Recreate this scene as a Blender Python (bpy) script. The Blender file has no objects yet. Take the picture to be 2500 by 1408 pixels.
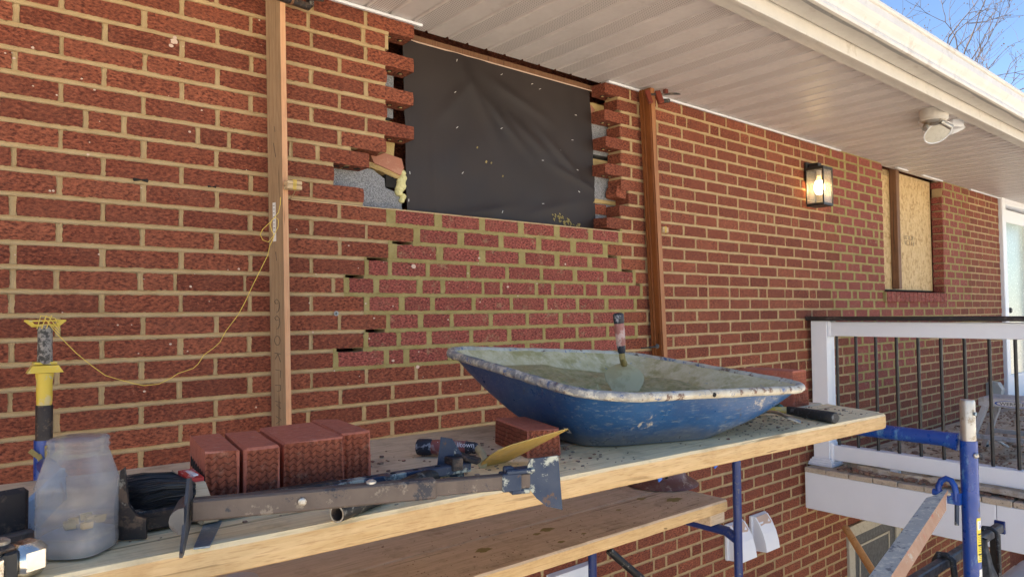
import bpy, bmesh, math, random
from math import sin, cos, pi, radians, atan2, sqrt
from mathutils import Vector, Matrix, noise as mnoise

random.seed(7)
scn = bpy.context.scene
COL = scn.collection

# ------------------------------------------------------------------ camera
# world: X along the brick wall, Y into the house (wall face at Y=0), Z up with 0 at eye height
CAMF, YAW, PIT, ROL, DIST = 1716.134, 0.695496, 0.034319, -0.0096077, 2.35665
FW = Vector((sin(YAW)*cos(PIT), cos(YAW)*cos(PIT), sin(PIT)))
_r = Vector((cos(YAW), -sin(YAW), 0)); _u = _r.cross(FW)
RT = cos(ROL)*_r + sin(ROL)*_u
UP = -sin(ROL)*_r + cos(ROL)*_u
EYE = Vector((0, -DIST, 0))
cd = bpy.data.cameras.new("camera"); cam = bpy.data.objects.new("camera", cd); COL.objects.link(cam)
m3 = Matrix((RT, UP, -FW)).transposed()
cam.matrix_world = Matrix.Translation(EYE) @ m3.to_4x4()
cd.sensor_width = 36; cd.lens = 36*CAMF/2500; cd.clip_start = .02; cd.clip_end = 900
scn.camera = cam

# ------------------------------------------------------------------ light
SUN_EL, SUN_AZ = radians(41), radians(-50)      # azimuth from +Y (behind the house) towards +X, negative towards -X
w = bpy.data.worlds.new("World"); scn.world = w; w.use_nodes = True
nt = w.node_tree; nt.nodes.clear()
sky = nt.nodes.new('ShaderNodeTexSky'); sky.sky_type = 'NISHITA'; sky.sun_disc = False
sky.sun_elevation = SUN_EL; sky.sun_rotation = SUN_AZ
sky.air_density = .8; sky.dust_density = .2; sky.ozone_density = 3.0
bg = nt.nodes.new('ShaderNodeBackground'); bg.inputs[1].default_value = .05
ow = nt.nodes.new('ShaderNodeOutputWorld')
nt.links.new(sky.outputs[0], bg.inputs[0]); nt.links.new(bg.outputs[0], ow.inputs[0])
sl = bpy.data.lights.new("sun", 'SUN'); sl.energy = 5; sl.angle = radians(.5); sl.color = (1, .9, .76)
so = bpy.data.objects.new("sun", sl); COL.objects.link(so)
sdir = Vector((sin(SUN_AZ)*cos(SUN_EL), cos(SUN_AZ)*cos(SUN_EL), sin(SUN_EL)))
so.rotation_euler = sdir.to_track_quat('Z', 'Y').to_euler()
scn.view_settings.view_transform = 'Standard'; scn.view_settings.look = 'None'
scn.view_settings.exposure = 2.55; scn.view_settings.gamma = 1; scn.view_settings.use_curve_mapping = False

# ------------------------------------------------------------------ pixel -> place helpers (reference 2500x1408)
def ray(x, y): return FW + RT*((x-1250)/CAMF) + UP*((704-y)/CAMF)
def onY(x, y, Y=0.): v = ray(x, y); return EYE + v*((Y+DIST)/v.y)
def onX(x, y, X): v = ray(x, y); return EYE + v*(X/v.x)
def onZ(x, y, Z): v = ray(x, y); return EYE + v*(Z/v.z)
def onD(x, y, d): return EYE + ray(x, y)*d

# ------------------------------------------------------------------ materials
class NT:
    def __init__(s, name):
        s.m = bpy.data.materials.new(name); s.m.use_nodes = True
        s.t = s.m.node_tree; s.b = s.t.nodes['Principled BSDF']
        s.geo = s.t.nodes.new('ShaderNodeNewGeometry'); s.pos = s.geo.outputs['Position']
        s.tc = s.t.nodes.new('ShaderNodeTexCoord'); s.obj = s.tc.outputs['Object']
    def n(s, typ, **k):
        x = s.t.nodes.new(typ)
        for a, v in k.items(): setattr(x, a, v)
        return x
    def put(s, sock, v):
        if v is None: return
        if isinstance(v, bpy.types.NodeSocket): s.t.links.new(v, sock)
        else:
            if hasattr(sock.default_value, '__len__') and not hasattr(v, '__len__'): v = (v, v, v, 1)[:len(sock.default_value)]
            elif hasattr(v, '__len__') and len(v) == 3 and len(sock.default_value) == 4: v = (*v, 1)
            sock.default_value = v
    def map(s, vec, scale=(1, 1, 1), rot=(0, 0, 0), loc=(0, 0, 0)):
        x = s.n('ShaderNodeMapping'); s.put(x.inputs[0], vec)
        x.inputs['Scale'].default_value = scale; x.inputs['Rotation'].default_value = rot; x.inputs['Location'].default_value = loc
        return x.outputs[0]
    def noise(s, scale, detail=3, rough=.55, vec=None, dist=0):
        x = s.n('ShaderNodeTexNoise'); s.put(x.inputs['Vector'], vec or s.pos)
        x.inputs['Scale'].default_value = scale; x.inputs['Detail'].default_value = detail
        x.inputs['Roughness'].default_value = rough; x.inputs['Distortion'].default_value = dist
        return x.outputs[0]
    def voro(s, scale, vec=None, feature='F1'):
        x = s.n('ShaderNodeTexVoronoi', feature=feature); s.put(x.inputs['Vector'], vec or s.pos); x.inputs['Scale'].default_value = scale
        return x.outputs[0]
    def ramp(s, f, stops, interp='LINEAR'):
        x = s.n('ShaderNodeValToRGB'); s.put(x.inputs[0], f); e = x.color_ramp; e.interpolation = interp
        while len(e.elements) < len(stops): e.elements.new(.5)
        for el, (p, c) in zip(e.elements, stops):
            el.position = p; el.color = (c, c, c, 1) if not hasattr(c, '__len__') else (*c, 1)
        return x.outputs[0]
    def mix(s, f, a, b, mode='MIX'):
        x = s.n('ShaderNodeMix', data_type='RGBA', blend_type=mode)
        s.put(x.inputs[0], f); s.put(x.inputs[6], a); s.put(x.inputs[7], b); return x.outputs[2]
    def math(s, op, a, b=None, c=None):
        x = s.n('ShaderNodeMath', operation=op); s.put(x.inputs[0], a)
        if b is not None: s.put(x.inputs[1], b)
        if c is not None: s.put(x.inputs[2], c)
        return x.outputs[0]
    def sep(s, v):
        x = s.n('ShaderNodeSeparateXYZ'); s.put(x.inputs[0], v); return x.outputs
    def bump(s, h, strength=.5, dist=.002, chain=None):
        x = s.n('ShaderNodeBump'); s.put(x.inputs['Height'], h); x.inputs['Strength'].default_value = strength
        x.inputs['Distance'].default_value = dist
        if chain is not None: s.put(x.inputs['Normal'], chain)
        return x.outputs[0]
    def attr(s, name):
        x = s.n('ShaderNodeAttribute', attribute_name=name); return x.outputs['Fac']
    def rand(s): return s.n('ShaderNodeObjectInfo').outputs['Random']
    def fin(s, col=None, rough=.8, nrm=None, metal=None, spec=None, **k):
        s.put(s.b.inputs['Base Color'], col); s.put(s.b.inputs['Roughness'], rough)
        if nrm is not None: s.put(s.b.inputs['Normal'], nrm)
        if metal is not None: s.put(s.b.inputs['Metallic'], metal)
        if spec is not None: s.put(s.b.inputs['Specular IOR Level'], spec)
        for a, v in k.items(): s.put(s.b.inputs[a.replace('_', ' ')], v)
        return s.m

def m_brick(name, cols, rug, pale, dark, hi=.5, smear=0):
    s = NT(name)
    tone = s.math('FRACT', s.math('ADD', s.math('MULTIPLY', s.rand(), 7.31), s.attr('tone')))
    base = s.ramp(tone, [(0, cols[0]), (.35, cols[1]), (.7, cols[2]), (1, cols[3])])
    rv = s.map(s.pos, (1, 1, 1.9), (0, radians(-35), 0))
    rug_n = s.noise(rug, 3, .65, rv)
    fine = s.noise(900, 2, .6)
    big = s.noise(9, 2)
    base = s.mix(s.ramp(s.noise(26, 3, .6), [(.4, 0), (.68, .55)]), base, tuple(q*.62 for q in cols[1]))
    c = s.mix(s.ramp(rug_n, [(.36, 1), (.53, 0)]), base, dark); c = s.mix(s.ramp(rug_n, [(.54, 0), (.70, hi)]), c, tuple(min(1, q*1.7+.01) for q in cols[2]))  # pit shade painted dark into the colour; the pale part is speckle
    c = s.mix(s.math('MULTIPLY', s.ramp(big, [(.4, 0), (.75, 1)]), .35), c, (.25, .09, .055))
    # lime bloom and mortar specks left on the face
    sp = s.math('MULTIPLY', s.ramp(s.noise(420, 2, .5), [(.66, 0), (.72, 1)]), s.ramp(s.noise(14, 3), [(.5, .12), (.72, pale)]))
    c = s.mix(sp, c, (.52, .42, .36))
    c = s.mix(s.ramp(s.noise(30, 4, .7), [(.74, 0), (.8, .5)]), c, (.5, .43, .37))
    if smear: c = s.mix(s.math('MULTIPLY', s.ramp(s.noise(24, 5, .7), [(.56, 0), (.66, smear)]), s.ramp(s.noise(150, 3, .6), [(.35, .2), (.6, 1)])), c, (.34, .29, .16))
    n1 = s.bump(rug_n, 1, .007); n2 = s.bump(fine, .5, .0012, n1)
    return s.fin(c, .85, n2, spec=.25)
M = {}
M['brick'] = m_brick('old_brick', [(.175, .048, .027), (.25, .069, .037), (.33, .102, .054), (.20, .054, .031)], 78, .5, (.080, .021, .014), .45)
M['new_brick'] = m_brick('new_brick', [(.30, .075, .058), (.36, .098, .076), (.32, .085, .066), (.25, .06, .048)], 95, 1.0, (.070, .017, .014), .8, .6)

def m_mortar(name, a, b, bs):
    s = NT(name)
    c = s.mix(s.ramp(s.noise(18, 4, .6), [(.3, 0), (.7, 1)]), a, b)
    c = s.mix(s.math('MULTIPLY', s.ramp(s.noise(500, 2), [(.35, 1), (.5, 0)]), .3), c, tuple(x*.55 for x in a))
    return s.fin(c, .93, s.bump(s.noise(420, 4, .7), .6, bs), spec=.15)
M['mortar'] = m_mortar('old_mortar', (.40, .28, .145), (.48, .355, .20), .0012)
M['new_mortar'] = m_mortar('fresh_mortar', (.28, .225, .085), (.37, .30, .135), .0025)

def m_loose():
    s = NT('loose_brick')
    x, y, z = s.sep(s.obj)[:3]
    tone = s.rand()
    base = s.ramp(tone, [(0, (.47, .145, .088)), (.5, (.52, .165, .10)), (1, (.42, .125, .078))])
    wob = s.noise(60, 2, .5, s.obj)
    zz = s.math('ADD', z, s.math('MULTIPLY', s.math('SINE', s.math('ADD', s.math('MULTIPLY', x, 480), s.math('MULTIPLY', wob, 5))), .0022))
    zz = s.math('ADD', zz, s.math('MULTIPLY', s.noise(120, 2, .5, s.obj), .006))
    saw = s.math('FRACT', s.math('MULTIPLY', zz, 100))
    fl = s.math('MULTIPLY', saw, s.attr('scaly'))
    c = s.mix(s.math('MULTIPLY', s.ramp(saw, [(.0, 1), (.34, 0)]), s.math('MULTIPLY', s.attr('scaly'), .85)), base, (.075, .02, .015))  # groove shade painted into the colour so the scaly relief reads
    c = s.mix(s.ramp(s.noise(95, 4, .7), [(.40, .3), (.50, 0)]), c, (.22, .062, .042)); c = s.mix(s.ramp(s.noise(60, 5, .75), [(.56, 0), (.70, .55)]), c, (.60, .34, .25))
    n1 = s.bump(fl, 1, .012); n2 = s.bump(s.noise(500, 3, .7), .5, .0012, n1)
    return s.fin(c, .85, n2, spec=.25)
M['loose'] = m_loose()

def m_wood(name, a, b, c2, gscale=60, ax=0, dirt=(.16, .12, .08), damt=.3, rough=.8, bs=.0012, local=False, dsc=12):
    s = NT(name); sc = [gscale]*3; sc[ax] = gscale*.045
    v = s.map(s.obj if local else s.pos, tuple(sc))
    g = s.noise(1, 5, .65, v, .6); g2 = s.noise(4, 3, .6, v)
    c = s.mix(s.ramp(g, [(.3, 0), (.7, 1)]), a, b)
    c = s.mix(s.math('MULTIPLY', s.ramp(g2, [(.52, 0), (.66, 1)]), .55), c, c2)
    c = s.mix(s.math('MULTIPLY', s.ramp(s.noise(dsc, 5, .7, s.obj if local else s.pos), [(.5, 0), (.72, 1)]), damt), c, dirt)
    vc = [gscale*1.3]*3; vc[ax] = gscale*.016
    cr = s.math('MULTIPLY', s.ramp(s.noise(1, 3, .5, s.map(s.obj if local else s.pos, tuple(vc))), [(.63, 0), (.67, 1)]), s.ramp(s.noise(5, 2, .5, s.obj if local else s.pos), [(.45, 0), (.6, .75)]))
    c = s.mix(cr, c, tuple(q*.32 for q in c2))
    return s.fin(c, rough, s.bump(g, .6, bs), spec=.2)
M['plank_top'] = m_wood('weathered_plank', (.86, .65, .36), (.93, .75, .46), (.64, .46, .24), 45, 0, (.36, .27, .15), .5)
M['plank_grey'] = m_wood('grey_plank', (.60, .47, .31), (.72, .59, .40), (.38, .29, .19), 50, 0, (.24, .16, .11), .6)
M['plank_low'] = m_wood('dusty_plank', (.58, .44, .31), (.70, .55, .40), (.42, .31, .20), 45, 0, (.24, .165, .10), .5)
M['plank_edge'] = m_wood('sawn_edge', (.52, .345, .16), (.66, .465, .25), (.38, .215, .09), 95, 0, (.40, .235, .10), .5)
M['batten'] = m_wood('weathered_batten', (.28, .18, .105), (.39, .265, .16), (.18, .11, .06), 75, 2, (.22, .17, .12), .4)
M['batten_edge'] = m_wood('fresh_batten_edge', (.55, .29, .15), (.66, .38, .22), (.45, .22, .11), 75, 2, (.34, .2, .12), .3)
M['trim_brown'] = m_wood('stained_trim', (.17, .055, .016), (.24, .085, .028), (.10, .03, .01), 80, 2, (.12, .04, .015), .3, .42)
M['trim_edge'] = m_wood('stained_edge', (.30, .125, .05), (.37, .17, .075), (.27, .1, .04), 80, 2, (.22, .08, .03), .3, .5)
M['strip_brown'] = m_wood('brown_strip', (.17, .085, .045), (.22, .115, .065), (.11, .05, .03), 60, 2, (.1, .06, .04), .3, .6)
M['handle_wood'] = m_wood('handle_wood', (.50, .24, .08), (.60, .31, .12), (.36, .16, .05), 60, 2, (.2, .1, .05), .25, .45, .0006, True)
M['brush_wood'] = m_wood('pale_wood', (.56, .42, .26), (.64, .50, .33), (.45, .32, .19), 60, 0, (.33, .25, .18), .4, .6, .0006, True)
M['deck'] = m_wood('deck_board', (.46, .38, .29), (.55, .47, .37), (.33, .27, .2), 45, 0, (.2, .17, .13), .5)
M['line_block'] = m_wood('block_wood', (.52, .38, .22), (.6, .45, .28), (.4, .27, .14), 90, 0, (.35, .25, .15), .3)

def m_paint(name, col, wear=None, wamt=.0, rough=.35, metal=0, wscale=30, spl=None, samt=0, bs=.0005, spec=.5, streak=None):
    s = NT(name); c = col
    v = s.obj
    c = s.mix(s.ramp(s.noise(7, 4, .6, v), [(.35, 0), (.7, .35 if min(col) < .6 else .12)]), c, tuple(x*.72+.012 for x in col))
    if wear:
        wn = s.noise(wscale, 6, .72, s.map(v, streak) if streak else v)
        c = s.mix(s.ramp(wn, [(.60-wamt*.25, 0), (.66-wamt*.22, 1)]), c, wear)
    if spl:
        c = s.mix(s.ramp(s.noise(22, 6, .75, s.map(v, (1, 1, 1), loc=(3, 1, 7))), [(.62-samt*.3, 0), (.67-samt*.28, 1)]), c, spl)
    r = s.ramp(s.noise(40, 4, .6, v), [(.3, max(rough-.1, .05)), (.7, min(rough+.2, 1))])
    return s.fin(c, r, s.bump(s.noise(160, 4, .6, v), .4, bs), metal, spec)
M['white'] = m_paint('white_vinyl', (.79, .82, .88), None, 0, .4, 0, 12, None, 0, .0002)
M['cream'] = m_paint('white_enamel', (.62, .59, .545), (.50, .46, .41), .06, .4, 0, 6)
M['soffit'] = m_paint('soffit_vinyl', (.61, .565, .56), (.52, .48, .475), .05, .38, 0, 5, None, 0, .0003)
M['black'] = m_paint('black_metal', (.013, .013, .014), None, 0, .4)
M['cap'] = m_paint('dark_cap', (.022, .017, .017), (.07, .06, .055), .1, .5, 0, 14)
M['blue_tube'] = m_paint('blue_scaffold_paint', (.003, .045, .26), (.06, .16, .36), .03, .3, 0, 34, (.03, .025, .03), .02, .0006, .5, (1, 1, .35))
M['blue_dark'] = m_paint('blue_scaffold_dull', (.005, .026, .15), (.12, .12, .13), .02, .4, 0, 26)
M['galv'] = m_paint('galvanised_steel', (.50, .48, .44), (.32, .27, .21), .3, .4, .75, 20)
M['alu'] = m_paint('aluminium', (.62, .63, .66), (.46, .45, .44), .2, .42, .6, 15)
M['rust'] = m_paint('rusty_steel', (.135, .105, .088), (.24, .20, .16), .08, .6, .3, 34, (.05, .05, .06), .16, .0012, .4)
M['dark_steel'] = m_paint('dark_steel', (.035, .03, .031), (.12, .085, .065), .35, .5, .45, 24, (.26, .25, .22), .06, .001)
M['tong_blue'] = m_paint('worn_blue_steel', (.028, .045, .085), (.40, .42, .36), .22, .5, .3, 22, (.10, .06, .045), .1, .001)
M['plate_steel'] = m_paint('ground_steel', (.10, .10, .105), (.07, .058, .055), .3, .5, .5, 22)
M['strip_blue'] = m_paint('blue_grey_steel', (.16, .22, .28), (.3, .34, .38), .3, .4, .5, 40)
M['chrome'] = m_paint('chrome', (.72, .68, .60), (.4, .35, .28), .2, .18, .95, 14)
M['shale'] = m_paint('light_blue_plate', (.26, .40, .55), (.12, .14, .2), .15, .5, 0, 30)
M['brace'] = m_paint('spattered_steel', (.50, .48, .41), (.68, .63, .50), .3, .6, 0, 50, (.17, .17, .17), .2, .0015)
M['brace_rust'] = m_paint('rusty_brace_edge', (.40, .22, .13), (.45, .09, .05), .15, .6, .2, 8, (.42, .36, .28), .1, .001)
M['black_pipe'] = m_paint('black_pipe', (.012, .012, .013), (.2, .19, .17), .15, .45, .2, 30)
M['rubber'] = m_paint('black_rubber', (.018, .018, .02), (.10, .11, .12), .22, .6, 0, 40)
M['grip'] = m_paint('blue_black_grip', (.012, .016, .03), (.30, .31, .33), .2, .55, 0, 45)
M['leather'] = m_paint('stacked_grip', (.33, .13, .105), (.5, .36, .32), .4, .6, 0, 25)
M['leather_red'] = m_paint('red_grip', (.25, .06, .05), (.33, .2, .17), .25, .5, 0, 30)
M['yellow_plastic'] = m_paint('yellow_plastic', (.66, .47, .05), (.55, .44, .2), .3, .5, 0, 18, (.45, .40, .28), .15)
M['old_line'] = m_paint('wound_dirty_line', (.30, .27, .24), (.06, .055, .05), .6, .9, 0, 60, None, 0, .002)
M['brass_blade'] = m_paint('ochre_blade', (.52, .34, .085), (.45, .31, .12), .3, .5, .1, 20)
M['red_print'] = m_paint('red_label', (.50, .025, .02), (.75, .6, .55), .15, .5)
M['hat'] = m_paint('brown_hat_shell', (.13, .05, .043), (.28, .2, .17), .2, .42, 0, 28, (.15, .085, .075), .3, .0008)
M['green'] = m_paint('green_plastic', (.012, .10, .07), (.05, .2, .15), .2, .4)
M['tape'] = m_paint('blue_tape', (.02, .12, .55), None, 0, .6)
M['red_steel'] = m_paint('red_clamp', (.20, .032, .015), (.10, .04, .03), .3, .5, .2)
M['string'] = m_paint('yellow_line', (.72, .52, .10), None, 0, .8)
M['string_pale'] = m_paint('taut_line', (.70, .52, .30), None, 0, .8)
M['label'] = m_paint('paper_label', (.74, .72, .70), (.6, .58, .56), .1, .6)
M['label_yellow'] = m_paint('yellow_sticker', (.80, .62, .03), (.8, .7, .3), .1, .45)
M['ink'] = m_paint('ink', (.015, .013, .015), None, 0, .6)
M['pencil'] = m_paint('pencil_mark', (.06, .045, .04), None, 0, .7)
M['blue_print'] = m_paint('blue_print', (.015, .08, .42), None, 0, .5)
M['bag_black'] = m_paint('black_bag', (.018, .02, .024), (.045, .05, .058), .2, .55, 0, 9)
M['sack'] = m_paint('grey_paper_sack', (.52, .50, .46), (.42, .40, .37), .2, .8, 0, 9)
M['cavity'] = m_paint('dark_cavity', (.012, .011, .01), None, 0, .95)  # near-black paints the shade inside holes, voids and gaps
M['box_grey'] = m_paint('grey_outlet_box', (.33, .33, .32), (.25, .25, .24), .1, .5)
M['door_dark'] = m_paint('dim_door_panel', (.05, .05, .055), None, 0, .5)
M['beige'] = m_paint('beige_frame', (.42, .38, .31), (.3, .27, .22), .2, .6)
M['shingle'] = m_paint('roof_shingle', (.09, .085, .08), (.06, .055, .05), .3, .95, 0, 30)
M['pink_board'] = m_paint('pale_peel', (.62, .46, .36), None, 0, .7)
M['tooth_mortar'] = m_mortar('broken_mortar', (.40, .28, .12), (.52, .38, .17), .003)
M['clay'] = m_paint('clay_tile', (.40, .165, .10), (.45, .22, .14), .3, .8, 0, 20)

def m_cmu():
    s = NT('concrete_block'); c = s.mix(s.ramp(s.noise(330, 3, .7), [(.42, 0), (.6, 1)]), (.15, .155, .165), (.40, .40, .41))
    return s.fin(c, .95, s.bump(s.noise(300, 4, .7), .9, .003), spec=.1)
M['cmu'] = m_cmu()
def m_foam():
    s = NT('spray_foam'); c = s.mix(s.noise(40), (.62, .58, .25), (.72, .66, .36)); return s.fin(c, .7, s.bump(s.noise(70, 4), .6, .004))
M['foam'] = m_foam()
def m_paper():
    s = NT('black_building_paper')
    c = s.mix(s.ramp(s.noise(3, 4), [(.35, 0), (.7, 1)]), (.024, .018, .017), (.038, .029, .027))
    return s.fin(c, s.ramp(s.noise(6, 3), [(.3, .42), (.7, .6)]), s.bump(s.noise(220, 3), .25, .0006), spec=.24)
M['paper'] = m_paper()
def m_osb():
    s = NT('osb_sheet')
    v = s.map(s.pos, (1, 1, 1)); 
    vo = s.n('ShaderNodeTexVoronoi', feature='F1'); s.put(vo.inputs['Vector'], s.map(s.pos, (1, 1, .55), (0, radians(28), 0))); vo.inputs['Scale'].default_value = 42; 
    vo2 = s.n('ShaderNodeTexVoronoi', feature='F1'); s.put(vo2.inputs['Vector'], s.map(s.pos, (.5, 1, 1.1), (0, radians(-40), 0))); vo2.inputs['Scale'].default_value = 48
    h = s.math('ADD', s.math('MULTIPLY', s.sep(vo.outputs['Color'])[0], .6), s.math('MULTIPLY', s.sep(vo2.outputs['Color'])[1], .4))
    c = s.ramp(h, [(.05, (.36, .22, .085)), (.4, (.54, .37, .17)), (.7, (.63, .46, .24)), (1, (.45, .29, .13))])
    c = s.mix(s.ramp(s.noise(9, 5, .7), [(.62, 0), (.8, .5)]), c, (.28, .18, .08))
    return s.fin(c, .75, s.bump(h, .5, .0015))
M['osb'] = m_osb()
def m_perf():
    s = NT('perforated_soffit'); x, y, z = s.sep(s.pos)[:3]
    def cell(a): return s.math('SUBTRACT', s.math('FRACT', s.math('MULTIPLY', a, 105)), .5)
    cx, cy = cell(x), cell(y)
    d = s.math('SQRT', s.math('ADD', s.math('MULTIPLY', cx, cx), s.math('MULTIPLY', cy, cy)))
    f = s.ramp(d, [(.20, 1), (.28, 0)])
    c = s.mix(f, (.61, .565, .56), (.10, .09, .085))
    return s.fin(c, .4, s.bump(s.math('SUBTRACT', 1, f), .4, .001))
M['perf'] = m_perf()
def m_tray():
    s = NT('blue_tray_paint'); v = s.obj
    c = s.mix(s.ramp(s.noise(6, 4, .6, v), [(.35, 0), (.7, 1)]), (.009, .05, .15), (.018, .08, .21))
    st = s.noise(85, 6, .78, s.map(v, (.30, .8, 2.6), (0, radians(62), radians(10))))
    c = s.mix(s.ramp(st, [(.545, 0), (.64, .75)]), c, (.18, .21, .24))
    c = s.mix(s.ramp(s.noise(20, 6, .8, v), [(.60, 0), (.68, .85)]), c, (.06, .05, .04))
    c = s.mix(s.ramp(s.noise(10, 7, .8, s.map(v, (1, 1, 1), loc=(.3, 2, .4))), [(.60, 0), (.67, .9)]), c, (.50, .43, .32))
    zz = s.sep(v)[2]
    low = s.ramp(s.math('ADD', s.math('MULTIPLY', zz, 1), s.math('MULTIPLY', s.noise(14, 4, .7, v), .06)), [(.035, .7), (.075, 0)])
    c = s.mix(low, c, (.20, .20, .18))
    return s.fin(c, s.ramp(s.noise(18, 4, .6, v), [(.3, .22), (.7, .5)]), s.bump(s.noise(15, 5, .6, v), .35, .004), .0, .55)
M['tray'] = m_tray()
def m_coat(name, wet=False):
    s = NT(name); v = s.obj
    c = s.mix(s.ramp(s.noise(25, 5, .7, v), [(.35, 0), (.65, 1)]), (.58, .49, .26), (.74, .65, .43))
    if not wet:
        c = s.mix(s.ramp(s.noise(9, 5, .7, s.map(v, (1, 1, 1), loc=(4, 0, 2))), [(.5, 0), (.62, .85)]), c, (.40, .33, .13))
        c = s.mix(s.ramp(s.noise(34, 6, .8, v), [(.62, 0), (.67, .9)]), c, (.05, .13, .33))
    return s.fin(c, .85, s.bump(s.noise(130, 5, .75, v), .8, .003), spec=.2)
M['coat'] = m_coat('dried_mortar_coating')
M['rim'] = None
def m_rim():
    s = NT('crusted_rim'); v = s.obj
    c = s.mix(s.ramp(s.noise(20, 5, .7, v), [(.4, 0), (.6, 1)]), (.50, .44, .33), (.62, .58, .48))
    c = s.mix(s.ramp(s.noise(26, 6, .75, s.map(v, (1, 1, 1), loc=(2, 5, 1))), [(.55, 0), (.61, .9)]), c, (.15, .07, .04))
    c = s.mix(s.ramp(s.noise(30, 6, .75, s.map(v, (1, 1, 1), loc=(7, 5, 1))), [(.57, 0), (.63, .9)]), c, (.05, .12, .30))
    x = s.sep(v)[0]
    c = s.mix(s.math('MULTIPLY', s.ramp(s.math('ADD', x, .5), [(.05, .75), (.35, 0)]), s.ramp(s.noise(38, 5, .7, v), [(.42, 0), (.52, 1)])), c, (.03, .06, .13))
    return s.fin(c, .75, s.bump(s.noise(120, 5, .7, v), .8, .003))
M['rim'] = m_rim()
def m_wet():
    s = NT('wet_mortar'); v = s.obj
    c = s.mix(s.ramp(s.noise(45, 6, .7, v), [(.38, 0), (.6, 1)]), (.40, .36, .15), (.62, .53, .28))
    return s.fin(c, s.ramp(s.noise(30, 3, .6, v), [(.35, .45), (.65, .8)]), s.bump(s.noise(60, 6, .75, v), 1, .014), spec=.4)
M['wet'] = m_wet()
M['trowel_wet'] = m_paint('mortared_blade', (.50, .43, .24), (.40, .33, .17), .4, .5, 0, 12, None, 0, .001)
def m_bristle():
    s = NT('black_bristle'); c = s.mix(s.noise(300), (.008, .008, .009), (.03, .03, .034)); return s.fin(c, .45, spec=.6)
M['bristle'] = m_bristle()
def m_plastic():
    s = NT('cloudy_plastic'); t = s.t
    s.fin(s.mix(s.ramp(s.noise(35, 4, .6, s.obj), [(.35, 0), (.7, 1)]), (.36, .36, .36), (.52, .52, .52)), .13, s.bump(s.noise(22, 2, .5, s.obj), .15, .002), spec=.6)
    tr = s.n('ShaderNodeBsdfTransparent'); tr.inputs[0].default_value = (.90, .90, .92, 1)
    mx = s.n('ShaderNodeMixShader'); t.links.new(s.b.outputs[0], mx.inputs[1]); t.links.new(tr.outputs[0], mx.inputs[2])
    lw = s.n('ShaderNodeLayerWeight'); lw.inputs[0].default_value = .35
    s.put(mx.inputs[0], s.math('SUBTRACT', s.ramp(s.noise(28, 4, .65, s.obj), [(.35, .93), (.7, .80)]), s.math('MULTIPLY', lw.outputs['Facing'], .45)))
    out = [n for n in t.nodes if n.type == 'OUTPUT_MATERIAL'][0]; t.links.new(mx.outputs[0], out.inputs[0]); return s.m
M['plastic'] = m_plastic()
def m_glass(name, col, tf, rough=.02):
    s = NT(name); t = s.t; s.fin(col, rough, spec=.6)
    tr = s.n('ShaderNodeBsdfTransparent'); mx = s.n('ShaderNodeMixShader'); mx.inputs[0].default_value = tf
    t.links.new(s.b.outputs[0], mx.inputs[1]); t.links.new(tr.outputs[0], mx.inputs[2])
    out = [n for n in t.nodes if n.type == 'OUTPUT_MATERIAL'][0]; t.links.new(mx.outputs[0], out.inputs[0]); return s.m
M['pane'] = m_glass('lantern_glass', (.30, .30, .30), .72)
M['door_glass'] = m_paint('frosted_door_glass', (.46, .53, .45), None, 0, .15)
M['lens'] = m_paint('flood_lens', (.55, .53, .47), None, 0, .25)
def m_emit(name, col, st):
    s = NT(name); s.fin((.9, .7, .4), .3); s.put(s.b.inputs['Emission Color'], col); s.b.inputs['Emission Strength'].default_value = st; return s.m
M['bulb'] = m_emit('lit_bulb', (1, .46, .12), 1.5)
M['filament'] = m_emit('bright_filament', (1, .68, .28), 8)
def m_cloth():
    s = NT('dusty_drop_cloth'); c = s.mix(s.ramp(s.noise(14, 5, .7), [(.4, 0), (.62, 1)]), (.64, .56, .43), (.42, .31, .20))
    c = s.mix(s.ramp(s.noise(60, 5, .75), [(.58, 0), (.66, .8)]), c, (.22, .09, .065))
    return s.fin(c, .95, s.bump(s.noise(80, 5, .7), .7, .004))
M['cloth'] = m_cloth()
M['rubble'] = m_brick('rubble_brick', [(.30, .09, .06), (.52, .42, .30), (.40, .22, .15), (.60, .52, .40)], 200, .5, (.2, .1, .07))
def m_bark():
    s = NT('bare_bark'); return s.fin(s.mix(s.noise(20), (.035, .027, .025), (.06, .045, .042)), .9)
M['bark'] = m_bark()
def m_ground():
    s = NT('yard_ground'); v = s.pos
    c = s.mix(s.ramp(s.noise(1.5, 6, .65), [(.35, 0), (.65, 1)]), (.50, .445, .36), (.60, .54, .45))
    c = s.mix(s.ramp(s.noise(9, 5, .7), [(.55, 0), (.7, .5)]), c, (.30, .27, .15))
    return s.fin(c, .95, s.bump(s.noise(25, 6, .7), .6, .03), spec=.1)
M['ground'] = m_ground()

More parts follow.
